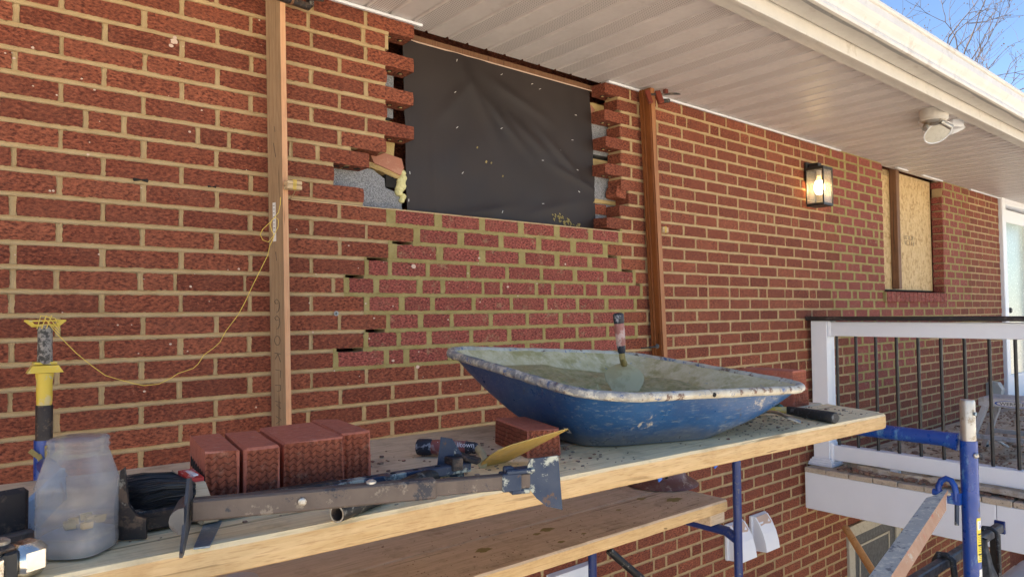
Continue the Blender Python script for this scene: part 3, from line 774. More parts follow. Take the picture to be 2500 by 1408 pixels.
for a, b in [(-2.5, 1.50), (2.588, 5.05), (6.02, 6.24), (6.55, 7.0), (7.72, 8.62)]:
    t = MB(); t.box((a, -.022, SZ-.010), (b, -.002, SZ-.0015), None, .002); t.box((a, -.024, SZ-.014), (b, -.020, SZ-.004), None, .0012); t.build('soffit_trim', 'white', roof)
t = MB(); t.box((-2.5, -.9745, 1.113), (11, -.9, 1.32), None, .003); t.build('fascia', 'cream', roof)
t = MB(); t.box((-2.5, -.9765, 1.106), (11, -.957, 1.1145), None, .002); t.build('fascia_lip', 'cream', roof)
# K-style gutter
gp = [(-.978, 1.29), (-.978, 1.168), (-.99, 1.160), (-1.088, 1.150), (-1.100, 1.152), (-1.104, 1.160), (-1.104, 1.170), (-1.101, 1.178), (-1.106, 1.190), (-1.118, 1.205), (-1.128, 1.222), (-1.130, 1.245), (-1.130, 1.252), (-1.137, 1.256), (-1.141, 1.262), (-1.141, 1.272), (-1.132, 1.275), (-1.120, 1.270)]
t = MB()
xs = [-2.5+i*.9 for i in range(16)]
vs = [(x, y, z+.0015*N3(x*.7, 2)) for x in xs for y, z in gp]; n = len(gp)
t.add(vs, [(i*n+j, i*n+j+1, (i+1)*n+j+1, (i+1)*n+j) for i in range(len(xs)-1) for j in range(n-1)])
t.build('gutter', 'cream', roof, recalc=False)
# scalloped shadow under the gutter lip, painted as a grey strip
t = MB(); n = 140
vs = []
for i in range(n+1):
    x = 2.0+i*.06; wv = .012+.009*abs(sin(x*5.2))+.004*N3(x*9, 1)
    vs += [(x, -1.0875, 1.1494), (x, -1.0875+wv, 1.1494+wv*.1)]
t.add(vs, [(2*i, 2*i+1, 2*i+3, 2*i+2) for i in range(n)]); t.build('scalloped_shadow', 'box_grey', roof, recalc=False)
# roof deck and ridge
t = MB(); t.prism([(-2.5-3.7, -1.06, 1.295), (-6.2, 4.0, 2.95), (-6.2, 9.0, 1.30), (-6.2, 9.0, 1.25), (-6.2, .3, 1.25), (-6.2, -.98, 1.255)], (20.4, 0, 0)); t.build('shingle_roof', 'shingle', roof)
# wood ledger above the open gap
t = MB(); t.box((1.40, .09, 1.120), (2.60, .15, 1.146)); t.build('ledger', 'strip_brown', roof)
t = MB(); t.tube([(1.40, .0885, 1.119), (2.60, .0885, 1.119)], .003, 5); t.build('ledger_lit_edge', 'pink_board', roof)  # pale line painting the light along the ledger's lower edge
t = MB(); t.box((OW0+.0, .092, 1.10), (6.35, .19, 1.148)); t.build('painted_head_shade', 'cavity', roof)  # solid dark block painting the shade at the window head

# ------------------------------------------------------------------ BLACK PAPER
bp = thing('building_paper', (2.02, .09, .78), 'wrinkled black building paper sheet stapled over the wall gap', 'building paper')
PX0, PX1 = 1.470, 2.597
def pap(u, v):
    x = PX0+(PX1-PX0)*u + (.02*(1-v)+.006*N3(v*9, 3) if u < .02 else 0) - ((.030*v+.006*N3(v*9, 8)) if u > .98 else 0)
    z = .392+.726*v
    y = .088
    y += .006*N3(x*3.2, z*3.2, 5) + .003*N3(x*9, z*7, 2)
    for (cx, cz, ang, wd, am) in [(1.86, .93, -1.0, .03, .006), (2.0, .86, -.7, .022, .006), (2.15, .82, -.55, .025, .005), (1.72, .9, -2.3, .03, .004), (2.36, .76, -.6, .02, .005), (2.44, .66, -.3, .016, .005), (2.1, .98, -.35, .022, .005), (1.62, .6, -1.5, .018, .004), (2.3, .5, .25, .02, .003), (1.9, .45, .2, .02, .003)]:
        dx, dz = x-cx, z-cz; l = dx*cos(ang)+dz*sin(ang); d = -dx*sin(ang)+dz*cos(ang)
        y -= 1.35*am*math.exp(-(d/wd)**2)*math.exp(-((l)/.17)**2)
    if u < .06: y -= .004*(1-u/.06)
    return (x, y, z)
t = MB(); t.grid(110, 70, pap); t.build('paper_sheet', 'paper', bp, True, recalc=False)
for (x, y), a in [((1117, 311), .7), ((1223, 314), .5), ((1000, 422), -1.4), ((1130, 422), .8), ((1304, 270), .1), ((1320, 217), .4), ((1366, 367), .05), ((1407, 281), 0), ((1398, 342), .05), ((1327, 497), .1), ((998, 489), 1.5), ((1227, 517), 1.2), ((1410, 130+285), -.3), ((1414, 468), -.5), ((1112, 225), .7), ((1225, 182), .6), ((1115, 148), 1.3), ((1300, 205), .4), ((1324, 392), .1)]:
    p = onY(x, y, .086); u = (p.x-PX0)/(PX1-PX0); yy = pap(min(max(u, .03), .97), (p.z-.392)/.7)[1]
    s_ = MB(); R = Matrix.Rotation(-a, 3, 'Y'); s_.obox((p.x, yy-.0015, p.z), (.0055, .0011, .0010), R); s_.build('staple', 'label', bp)
s_ = MB()
rs = random.Random(5)
for i in range(46):
    t_ = rs.random(); cx = 1352+58*t_+rs.gauss(0, 5); cy = 528+26*t_+rs.gauss(0, 5); p = onY(cx, cy, .084)
    yy = pap((p.x-PX0)/(PX1-PX0), (p.z-.392)/.7)[1]
    s_.obox((p.x, yy-.001, p.z), (rs.uniform(.002, .008), .0012, rs.uniform(.0012, .003)), Matrix.Rotation(.7+rs.gauss(0, .3), 3, 'Y'))
for cx, cy, r in [(1166, 360, .003), (1188, 395, .004), (1200, 398, .003), (1228, 430, .003)]:
    p = onY(cx, cy, .084); yy = pap((p.x-PX0)/(PX1-PX0), (p.z-.392)/.7)[1]
    s_.obox((p.x, yy-.001, p.z), (r, .001, r*1.4), Matrix.Rotation(.5, 3, 'Y'))
s_.build('mortar_smear', 'new_mortar', bp, kind='stuff')

# ------------------------------------------------------------------ BOARDED WINDOW
bw = thing('boarded_window', (6.4, .05, .14), 'window opening boarded with tan strand board behind a brown strip, far along the wall', 'boarded window')
t = MB(); t.box((5.79, .092, .160), (7.012, .104, 1.149)); t.build('strand_board', 'osb', bw)
t = MB(); t.obox(((6.13+6.20)/2, .062, .665), (.030, .028, .50), Matrix.Rotation(radians(-.3), 3, 'Y'), None, .003); t.build('brown_strip', 'strip_brown', bw)
t = MB(); t.box((5.79, .05, .148), (6.85, .09, .157)); t.build('painted_gap_shade', 'cavity', bw)  # solid dark strip painting the shade below the strand board
n = 15
for i in range(n):
    xa = 5.752+(7.022-5.752)*i/n; t = MB(); t.box((xa+.004, -.026+.002*N3(i, 3), .056), (xa+(7.022-5.752)/n-.004, .088, .136), None, .003); t.build('sill_brick', 'new_brick', bw)
t = MB(); t.box((5.742, -.020, .058), (7.028, .087, .1335)); t.build('sill_mortar', 'new_mortar', bw)
t = MB()
for r_, zz in ((0, .612), (1, .565)):
    for q in range(5):
        xx = 6.42+q*.045; h = .016
        for seg in random.Random(q+9*r_).sample([((-.012, -h), (-.012, h)), ((-.012, h), (.012, h)), ((-.012, 0), (.01, 0)), ((.012, h), (.012, -h)), ((-.012, -h), (.012, -h))], 3):
            t.tube([(xx+seg[0][0], .0905, zz+seg[0][1]), (xx+seg[1][0], .0905, zz+seg[1][1])], .0013, 5)
t.build('handwriting', 'pencil', bw)

# ------------------------------------------------------------------ DOOR ON THE DECK
dr = thing('deck_door', (9.1, 0, -1.02), 'white glazed door with black knob at the far right end of the wall', 'door')
t = MB(); t.box((8.605, -.035, -1.02), (8.72, .16, 1.20), None, .006); t.box((8.722, -.034, 1.09), (9.82, .16, 1.199), None, .006); t.box((9.822, -.035, -1.02), (9.94, .16, 1.20), None, .006); t.build('door_frame', 'white', dr)
t = MB(); t.box((8.735, .04, -1.0), (8.90, .085, 1.07), None, .005); t.box((8.902, .041, .93), (9.80, .084, 1.069), None, .005); t.box((8.902, .041, -1.0), (9.80, .084, -.72), None, .005); t.box((9.66, .042, -.718), (9.8, .083, .928), None, .005); d_ = t.build('door_leaf', 'white', dr)
t = MB(); t.box((8.902, .055, -.72), (9.66, .068, .93)); t.build('glass', 'door_glass', d_)
t = MB(); p = onY(2474, 757, .0); t.lathe([(.03, .0), (.03, .012), (.012, .014), (.012, .04), (.028, .05), (.03, .062), (.02, .075)], (8.82, .04, p.z), (0, -1, 0), 16); t.build('door_knob', 'black', d_)
t = MB(); p = onY(2468, 727, .0); t.lathe([(.028, .0), (.028, .02), (.02, .026)], (8.82, .04, p.z+.01), (0, -1, 0), 16); t.build('deadbolt', 'black', d_)

# ------------------------------------------------------------------ DECK, RAILING AND WHAT LIES ON THE DECK
DX = 4.42; DKZ = -1.02
dk = thing('raised_deck', (DX, -1.2, -1.3), 'raised deck with broad white fascia board and dusty grey boards beside the wall', 'deck')
t = MB(); t.box((DX, -1.088, -1.286), (DX+.03, -.022, -1.052), None, .004); t.build('fascia_board', 'white', dk)
t = MB(); t.box((DX, -3.6, -1.286), (DX+.03, -1.0905, -1.052), None, .004); t.build('fascia_board', 'white', dk)
y = -.025; i = 0
while y > -3.6:
    t = MB(); t.box((DX-.008+.003*sin(i*5), y-.138, -1.051), (11.5, y, DKZ+.0015*sin(i*3)), None, .004); t.build('deck_plank', 'deck', dk); y -= .143; i += 1
for k in range(9): t = MB(); t.box((DX+.25+k*.6, -3.5, -1.28), (DX+.29+k*.6, -.03, -1.053)); t.build('joist', 'plank_low', dk)
for x in (5.2, 8.5, 11.2): t = MB(); t.box((x, -3.45, GZ), (x+.1, -3.33, -1.28)); t.build('support_post', 'plank_low', dk)

rl = thing('deck_railing', (4.58, -.08, DKZ), 'white deck railing with black handrail and thin black balusters', 'railing')
t = MB(); t.box((4.53, -.137, -1.02), (4.635, -.030, -.0735), None, .003); pst = t.build('post', 'white', rl)
t = MB()
for h, e in ((.012, .030), (.024, .025), (.037, .018), (.050, .009)): t.box((4.53-e, -.137-e, -1.019), (4.635+e, -.030+min(e, .027), -1.02+h), None, .002)
t.build('post_skirt', 'white', pst)
t = MB(); t.box((4.546, -3.6, -.172), (4.612, -.155, -.080), None, .004); t.build('top_rail', 'white', rl)
t = MB(); t.box((4.542, -.157, -.176), (4.618, -.1385, -.076), None, .003); t.box((4.538, -.150, -.180), (4.622, -.1375, -.0745), None, .003); t.build('rail_bracket', 'white', rl)
t = MB(); t.box((4.542, -.157, -.986), (4.618, -.1385, -.872), None, .003); t.box((4.538, -.150, -.992), (4.622, -.1375, -.866), None, .003); t.build('rail_bracket', 'white', rl)
t = MB(); t.box((4.505, -3.6, -.0735), (4.66, .0-.004, -.046), None, .006); t.build('handrail_cap', 'cap', rl)
t = MB(); t.box((4.546, -3.6, -.977), (4.612, -.155, -.880), None, .004); t.build('bottom_rail', 'white', rl)
t = MB(); t.box((4.558, -.545, -1.0195), (4.60, -.497, -.9775), None, .002); t.build('foot_block', 'white', rl)
y = -.1786
bm_ = None
while y > -3.55:
    if bm_ is None:
        t = MB(); t.tube([(0, 0, -.881), (0, 0, -.171)], .0095, 10); o = t.build('baluster', 'black', rl, True, local=True); bm_ = o
        o.location = Vector((4.579, y, 0))-Vector(rl['base'])
    else:
        o = bm_.copy(); COL.objects.link(o); o.parent = rl; o.location = Vector((4.579, y, 0))-Vector(rl['base'])
    y -= .1227
# drop cloth with curled edge
def cl(u, v):
    y = -.14-3.3*v; xe = 4.66-.16*min(1, v*18)-.05*v*3; x = xe + (8.5-xe)*u**1.6
    d = x-xe; lump = .018*max(0, N3(x*3, y*3, 2)+.15)+.010*abs(N3(x*9, y*9, 4))
    curl = .052*math.exp(-((d-.05)/.05)**2)*(.6+.5*N3(y*2.5, 1)) if v > .01 else 0
    z = DKZ+.006+lump*min(1, d*6)+max(0, curl)
    if y > -.8 and d < .03: z = DKZ+.004
    if 4.5 < x < 4.66: z = min(z, -.984)
    return (x, min(y, -.02), z)
t = MB(); t.grid(70, 130, cl); dc = t.build('drop_cloth', 'cloth', None, True, off=(5.5, -1, DKZ), recalc=False)
tag(dc, 'dusty drop cloth with curled edge spread over the deck under the railing', 'drop cloth')
rc = random.Random(9)
def chunk(mb, c, r, q):
    n = 5; vs = []
    for k in range(8):
        vs.append(Vector(c)+Vector(((1 if k & 1 else -1)*r[0]*q.uniform(.5, 1), (1 if k & 2 else -1)*r[1]*q.uniform(.5, 1), (1 if k & 4 else -1)*r[2]*q.uniform(.5, 1))))
    mb.add(vs, [(0, 2, 3, 1), (4, 5, 7, 6), (0, 1, 5, 4), (2, 6, 7, 3), (0, 4, 6, 2), (1, 3, 7, 5)])
t = MB(); t.tone = []
for i in range(2600):
    y = -.15-rc.random()**1.3*2.2; x = 4.68+rc.random()**1.4*3.8
    if rc.random() < .22: x = 4.45+rc.random()*.1; y = -.2-rc.random()*1.6
    s_ = rc.uniform(.003, .010)*(1 if rc.random() < .9 else 2.2)
    chunk(t, (x, y, DKZ+.014+s_*.4+.014*max(0, N3(x*3, y*3, 2)) if x > 4.6 else DKZ+.004+s_*.4), (s_*1.5, s_, s_*.6), rc); t.tone += [rc.random()]*6
rb_ = t.build('rubble', 'rubble', None, kind='stuff', off=(5.5, -1, DKZ)); tag(rb_, 'brick and mortar rubble scattered over the drop cloth', 'rubble')
# step platform
lp = thing('step_platform', (5.65, -.9, DKZ), 'low aluminium work platform with blue oval badge on its side behind the railing', 'work platform')
LZ = -.62
t = MB(); t.box((5.62, -1.75, LZ-.055), (5.955, -.66, LZ), None, .004); tp = t.build('platform_top', 'alu', lp)
t = MB()
for k in range(9): t.box((5.625+k*.036, -1.74, LZ), (5.633+k*.036, -.67, LZ+.004))
t.build('tread_rib', 'alu', tp)
for sx in (0, 1):
    for sy in (0, 1):
        x = 5.635 if sx == 0 else 5.94; y = -.70 if sy == 0 else -1.70
        t = MB(); a = Vector((x, y, LZ-.05)); b = Vector((x+(-.03 if sx == 0 else .03), y+(.12 if sy == 0 else -.12), DKZ+.005)); d = b-a
        t.obox((a+b)/2, (.026, .016, d.length/2), frame(d.cross(Vector((0, 1, 0))), -d), None, .003); lg = t.build('leg', 'alu', lp)
        t = MB(); t.obox(b+Vector((0, 0, .01)), (.02, .03, .012), None, None, .004); t.build('rubber_foot', 'rubber', lg)
t = MB(); t.box((5.605, -1.78, DKZ+.12), (5.625, -.62, DKZ+.15), None, .003); t.box((5.95, -1.78, DKZ+.12), (5.97, -.62, DKZ+.15), None, .003); t.build('brace_bar', 'alu', lp)
t = MB(); t.tube([(5.63, -.72, DKZ+.14), (5.94, -.74, DKZ+.03)], .008, 6); t.build('diagonal_strut', 'alu', lp)
# badge
bx = 5.6185; by = -.865; bz = LZ-.028
t = MB()
for rx, rz, mt, dx in ((.115, .024, 'label', 0), (.108, .021, 'blue_print', -.0006), (.095, .0175, 'label', -.0012)):
    t.add([(bx+dx, by-rx*cos(2*pi*k/36), bz+rz*sin(2*pi*k/36)) for k in range(36)], [tuple(range(36))], mt)
text_into(t, 'WERNER', (bx-.002, by+.077, bz-.0105), (0, -1, 0), (0, 0, 1), .030, 'ink', .0004, 1.22)
t.build('badge', None, tp, recalc=False)
# folded cardboard hung over the platform and a loose brick on it
cb = MB()
def cbf(u, v): return (5.60+.03*sin(v*3)+.02*N3(u*4, v*4), -1.02-.11*u*(.3+1.4*sin(pi*min(1, v*.9)))-.04*v, LZ+.012-.30*v)
cb.grid(10, 16, cbf); c_ = cb.build('paper_scrap', 'strip_brown', None, True, off=(5.6, -1.05, LZ-.15), recalc=False); tag(c_, 'torn brown paper scrap hanging from the aluminium platform', 'paper')

# ------------------------------------------------------------------ THINGS FIXED TO THE WALL
ln = thing('wall_lantern', (4.6, -.08, .95), 'black box lantern with clear glass and a glowing bulb on the brick wall', 'wall lantern')
X0_, X1_, Yb, Yf, Zt, Zb = 4.532, 4.657, -.022, -.138, .945, .695
t = MB(); t.box((4.548, -.018, .865), (4.652, -.0015, .995), None, .003); t.build('back_plate', 'black', ln)
t = MB(); t.box((4.575, -.085, .953), (4.625, -.019, .985), None, .003); t.build('arm', 'black', ln)
t = MB(); e = .0075
t.box((X0_-.004, Yf-.004, Zt-.014), (X1_+.004, Yb+.003, Zt+.006), None, .002); t.box((X0_-.003, Yf-.003, Zb-.004), (X1_+.003, Yb+.002, Zb+.014), None, .002)
for x in (X0_, X1_):
    for y in (Yf, Yb): t.box((x-e/2, y-e/2, Zb+.0125), (x+e/2, y+e/2, Zt-.0125))
t.build('frame', 'black', ln)
for a, b in (((X0_+.001, Yf+.005, Zb+.0145), (X0_+.003, Yb-.005, Zt-.0145)), ((X1_-.003, Yf+.005, Zb+.0145), (X1_-.001, Yb-.005, Zt-.0145)), ((X0_+.005, Yf+.001, Zb+.0145), (X1_-.005, Yf+.003, Zt-.0145)), ((X0_+.005, Yb-.003, Zb+.0145), (X1_-.005, Yb-.001, Zt-.0145))):
    t = MB(); t.box(a, b); t.build('glass_pane', 'pane', ln)
cx, cy = (X0_+X1_)/2, (Yb+Yf)/2
t = MB(); t.lathe([(.016, Zt-.0145), (.016, Zt-.05)], (cx, cy, 0), (0, 0, 1), 14); t.build('socket', 'label', ln)
t = MB(); t.lathe([(.013, Zt-.0505), (.014, Zt-.065), (.026, Zt-.095), (.032, Zt-.125), (.026, Zt-.155), (.012, Zt-.172), (.0001, Zt-.176)], (cx, cy, 0), (0, 0, 1), 18)
bb = t.build('bulb', 'bulb', ln, True)
t = MB(); t.lathe([(.0001, Zt-.176), (.02, Zt-.170), (.034, Zt-.14), (.0335, Zt-.115), (.024, Zt-.085)], (cx, cy, 0), (0, 0, 1), 16); t.build('bulb_glow', 'filament', bb, True)

fl = thing('flood_light', (4.47, -.83, SZ), 'white twin flood light with motion sensor under the soffit', 'flood light')
t = MB(); t.lathe([(.072, 0), (.074, -.058), (.064, -.066)], (4.47, -.83, SZ-.001), (0, 0, 1), 22); t.build('base', 'cream', fl, True)
t = MB(); t.lathe([(.062, -.066), (.052, -.078), (.02, -.088)], (4.47, -.83, SZ-.001), (0, 0, 1), 20); t.tube([(4.46, -.87, SZ-.08), (4.50, -.91, SZ-.115)], .016, 10); t.tube([(4.45, -.80, SZ-.08), (4.41, -.80, SZ-.115)], .016, 10); t.build('swivel', 'galv', fl, True)
def head(c, ax, r, nm):
    ax = Vector(ax).normalized(); c = Vector(c)
    t = MB(); t.lathe([(r*.50, -r*1.9), (r*.56, -r*1.85), (r*.58, -r*1.0), (r*.68, -r*.75), (r*.96, -r*.12), (r, 0), (r*.93, .003), (r*.90, -.004)], c, ax, 26); h_ = t.build('lamp_head', 'white', fl, True)
    t = MB(); t.lathe([(r*.905, -.002), (r*.7, .002), (.0001, .004)], c, ax, 26); t.build('lens', 'lens', h_, True)
cH = onD(2290, 324, 4.22)
vH = ray(2290, 324).normalized(); rH = vH.cross(UP).normalized(); uH = rH.cross(vH)
head(cH, -vH*.66+rH*.42-uH*.60, .083, 'a')
head(onD(2326, 322, 4.42), vH*.15+rH*.30-uH*.9, .072, 'b')
t = MB(); q = onD(2331, 298, 4.32); t.obox(q, (.038, .036, .036), frame(RT*1+UP*-.1, UP), None, .006); t.obox(q+UP*.032+RT*.012, (.026, .034, .016), frame(RT, UP), None, .004); t.build('sensor', 'white', fl)

ob = thing('outlet_box', (8.25, -.03, -.8), 'grey weatherproof outlet box low on the wall near the white door', 'outlet box')
t = MB(); t.box((8.03, -.045, -.868), (8.10, -.001, -.735), None, .004); t.build('box_body', 'box_grey', ob)
t = MB(); t.prism([(8.105, -.001, -.865), (8.105, -.10, -.865), (8.105, -.115, -.80), (8.105, -.08, -.735), (8.105, -.001, -.725)], (.10, 0, 0)); t.build('clear_cover', 'sack', ob)

for k, (xa, xb, lab) in enumerate([(3.542, 3.69, 'white dryer vent hood partly behind the thin blue scaffold upright'), (3.797, 3.94, 'white dryer vent hood nearest the deck, fully in view')]):
    v = thing('dryer_vent', ((xa+xb)/2, 0, -1.32), lab, 'vent', 'white vent hoods low on the wall')
    t = MB(); t.box((xa-.012, -.022, -1.425), (xb+.012, -.0015, -1.222), None, .004); t.build('flange', 'white', v)
    t = MB(); pr = [(-.0225, -1.226), (-.035, -1.226), (-.062, -1.262), (-.088, -1.315), (-.104, -1.37), (-.110, -1.414), (-.0225, -1.424)]
    t.prism([(xa, y, z) for y, z in pr], (xb-xa, 0, 0)); t.build('hood', 'white', v)
    t = MB(); t.add([(xa+.012, -.0362, -1.2265), (xb-.012, -.0362, -1.2265), (xb-.012, -.0665, -1.266), (xb-.03, -.070, -1.274), (xa+.06, -.0665, -1.267), (xa+.012, -.0690, -1.272)], [(0, 1, 2, 3, 4, 5)]); t.build('tan_stain', 'pink_board', v, recalc=False)
wp = MB(); wp.prism([(2.15, -.0015, -1.172), (2.15, -.03, -1.178), (2.15, -.034, -1.40), (2.15, -.0015, -1.40)], (.29, 0, .0)); o = wp.build('wall_cover', 'white', None, off=(2.3, 0, -1.3)); tag(o, 'white cover plate on the wall below the lower planks', 'cover plate')
ww = MB(); a = onY(893, 1083, -.001); b = onY(1200, 1047, -.001)
ww.prism([(a.x, -.0015, a.z+.004), (a.x, -.0060, a.z+.004), (a.x, -.0060, a.z-.018), (a.x, -.0015, a.z-.018)], (b.x-a.x, 0, b.z-a.z)); o = ww.build('flashing_strip', 'pink_board', None, off=((a.x+b.x)/2, 0, a.z)); tag(o, 'pale flashing strip on the wall just above the planks', 'flashing')
bd = thing('basement_door', (5.45, 0, GZ), 'dim beige framed basement door in the shade under the deck', 'door')
t = MB(); t.box((5.025, -.02, GZ), (5.115, .05, -1.535), None, .004); t.box((5.117, -.019, -1.62), (5.82, .05, -1.536), None, .004); t.box((5.822, -.02, GZ), (5.91, .05, -1.535), None, .004); t.build('door_frame', 'beige', bd)
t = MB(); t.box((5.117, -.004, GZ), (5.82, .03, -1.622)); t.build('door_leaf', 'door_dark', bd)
t = MB(); t.box((5.20, -.010, GZ+.2), (5.215, -.003, -1.70)); t.box((5.70, -.010, GZ+.2), (5.715, -.003, -1.70)); t.box((5.2155, -.009, -1.715), (5.70, -.003, -1.70)); t.build('panel_moulding', 'beige', bd)

# ------------------------------------------------------------------ BOARDS STOOD AGAINST THE WALL
bt = thing('timber_batten', (.91, -.06, -.4), 'weathered timber batten standing upright against the wall left of the gap', 'timber batten')
pb, pt = Vector((.905, -.016, -.80)), Vector((.872, -.016, 1.148))
ax = (pt-pb); wd = Vector((.0145, -.088, 0)); th = Vector((.0195, .003, 0))
t = MB(); P = [pb, pb+wd, pb+wd+th, pb+th]
for (i, j), mt in (((0, 1), 'batten'), ((1, 2), 'batten_edge'), ((2, 3), 'batten'), ((3, 0), 'batten_edge')):
    n = 30; vs = []
    for k in range(n+1): f = k/n; vs += [P[i]+ax*f+Vector((.0008*N3(f*30, i), .0008*N3(f*30, i+5), 0)), P[j]+ax*f+Vector((.0008*N3(f*30, j), .0008*N3(f*30, j+5), 0))]
    t.add(vs, [(2*k, 2*k+1, 2*k+3, 2*k+2) for k in range(n)], mt)
t.add(P, [(0, 1, 2, 3)], 'batten'); t.add([p+ax for p in P], [(3, 2, 1, 0)], 'batten'); t.build('board', None, bt)
nrm = wd.cross(ax).normalized()
if nrm.x > 0: nrm = -nrm
axn = ax.normalized(); wn = wd.normalized()
def onb(f, z, o=.0006): return pb + ax*((z-pb.z)/ax.z) + wd*f + nrm*o
t = MB(); a, b = .36, .29; q = [onb(.30, b), onb(.52, b), onb(.52, a), onb(.30, a)]; q = [onb(.30, .245), onb(.52, .245), onb(.52, .375), onb(.30, .375)]; t.add(q+[p+nrm*-.0004 for p in q], [(0, 1, 2, 3)]); t.build('paper_tag', 'label', bt, recalc=False)
t = MB()
for k in range(9):
    z = .365-k*.0125; t.tube([onb(.36, z, .0012), onb(.46-.02*(k % 3), z, .0012)], .0011, 4)
t.build('tag_print', 'ink', bt)
t = MB()
def stroke(zc, pts, sc=.022):
    t.tube([onb(.5+u*.32, zc+v*sc, .0009) for u, v in pts], .0008, 5)
arc = [(-.7, .5), (-.3, 1), (.3, .9), (.7, .3), (.5, -.4), (0, -.5), (-.3, .1)]
stroke(.03, [(-.5, .7), (0, 1), (.5, .6), (.6, -.1), (.3, -.8), (-.1, -1)]); stroke(.03, [(-.5, .7), (-.2, .3), (.3, .4)])
stroke(-.025, [(-.5, .7), (0, 1), (.5, .6), (.6, -.1), (.3, -.8), (-.1, -1)]); stroke(-.025, [(-.5, .7), (-.2, .3), (.3, .4)])
stroke(-.085, [(.6*cos(k*pi/5), .7*sin(k*pi/5)) for k in range(11)])
stroke(-.14, [(-.6, .6), (.6, .5)]); stroke(-.14, [(.1, .5), (.6, -.7)]); stroke(-.14, [(.1, .5), (-.5, -.3)])
stroke(-.195, [(-.5, .6), (.6, .5), (.5, -.6)])
stroke(-.245, [(-.6, .5), (.5, .6), (.5, -.2), (-.2, -.4)]); stroke(-.30, [(-.6, .6), (.6, .5), (-.4, .1), (.5, -.4)]); stroke(-.35, [(-.5, .6), (.6, .2), (-.5, -.5)])
stroke(.55, [(-.2, .8), (.2, -.8)], .03); stroke(.62, [(.0, .5), (.15, -.5)], .02); stroke(.20, [(-.1, .5), (.1, -1)], .02)
t.build('pencil_writing', 'pencil', bt, kind='stuff')

bb_ = thing('brown_trim_board', (2.9, -.06, -.4), 'reddish brown moulded trim board standing upright right of the gap', 'trim board')
pb2, pt2 = Vector((2.905, -.016, -.46)), Vector((2.822, -.016, 1.14))
a2 = pt2-pb2
prof = [(0, -0.0), (-.004, -.004), (-.004, -.013), (.003, -.016), (.003, -.019), (-.002, -.021), (-.002, -.027), (.004, -.030), (.004, -.033), (.0, -.036), (.0, -.064), (.003, -.067), (.003, -.074), (.034, -.074), (.034, 0)]
t = MB(); n = len(prof)
lo = [pb2+Vector((x, y, 0)) for x, y in prof]
t.add(lo+[p+a2 for p in lo], [(i, (i+1) % n, n+(i+1) % n, n+i) for i in range(n) if i not in (12,)], 'trim_brown')
t.add(lo+[p+a2 for p in lo], [(12, 13, n+13, n+12)], 'trim_edge'); t.add(lo+[p+a2 for p in lo], [tuple(range(n, 2*n)), tuple(reversed(range(n)))], 'trim_brown')
t.build('board', None, bb_)
t = MB(); p = onY(1600, 846, -.092); t.tube([p+Vector((-.075, .03, -.006)), p, p+Vector((.015, 0, .002))], [.003, .005, .006], 8); t.lathe([(.012, 0), (.012, .004), (.004, .006)], p+Vector((.012, 0, .002)), (-.3, -1, 0), 12); o = t.build('hook_nail', 'black', None, True, off=tuple(p)); tag(o, 'black hook nail holding the foot of the brown trim board', 'hook')

def line_block(c, lab, sgn):
    o = thing('line_block', c, lab, 'line block', 'line blocks holding the taut string')
    c = Vector(c); t = MB()
    t.box(c+Vector((-.025, -.018, .001)), c+Vector((.025, .016, .014)), None, .002); t.box(c+Vector((-.025, -.018, -.014)), c+Vector((.025, .016, -.001)), None, .002); t.box(c+Vector((-.025 if sgn > 0 else .004, -.0175, -.0012)), c+Vector((-.004 if sgn > 0 else .025, .0155, .0012)))
    t.build('block', 'line_block', o)
    t = MB()
    for k in range(3): t.tube([c+Vector((-.006+k*.004, -.0195, -.016)), c+Vector((-.004+k*.004, -.0195, .016)), c+Vector((-.004+k*.004, .012, .0165))], .0013, 5)
    t.build('string_wrap', 'string', o)
line_block((.925, -.125, .425), 'wooden line block hooked on the timber batten, left end of the string', 1)
p = onY(1610, 562, -.03); line_block((p.x+.01, -.045, p.z), 'wooden line block hooked behind the brown trim board, right end of the string', -1)
t = MB(); t.tube([(.94, -.108, .412), (.965, -.012, .399)]+[(.97+i*.2, -.008, .3985) for i in range(10)]+[(2.86, -.008, .4), (3.0, -.03, .424)], .0014, 6); o = t.build('taut_string', 'string_pale', None, off=(1.9, -.01, .4)); tag(o, 'taut mason string stretched level along the top of the fresh course', 'string')
pts = [(600+x/3.353, 480+y/3.353) for x, y in [(285, 5), (283, 60), (268, 130), (200, 210), (140, 265), (118, 310), (140, 355), (185, 372), (235, 310), (265, 245), (268, 190), (245, 168), (215, 190), (200, 230), (213, 280), (232, 315), (222, 350), (197, 400), (180, 480), (120, 600), (60, 720), (0, 850)]]
pts += [(x/3.52, 500+y/3.52) for x, y in [(2050, 940), (1940, 1085), (1890, 1180), (1840, 1225), (1750, 1290), (1720, 1340)]]
pts += [(x/2.14, 750+y/2.14) for x, y in [(1035, 295), (1010, 318), (930, 345), (895, 368), (830, 400), (750, 408), (690, 395), (620, 376), (550, 355), (480, 305), (400, 240), (335, 175), (290, 130), (262, 95), (250, 80)]]
t = MB(); m = len(pts); W = [onY(x, y, -.128-.06*i/m) for i, (x, y) in enumerate(pts)]
t.tube(W, .00105, 6); o = t.build('loose_string', 'string', None, True, off=tuple(W[m//2])); tag(o, 'yellow mason string sagging from the batten to the reel at the left', 'string')

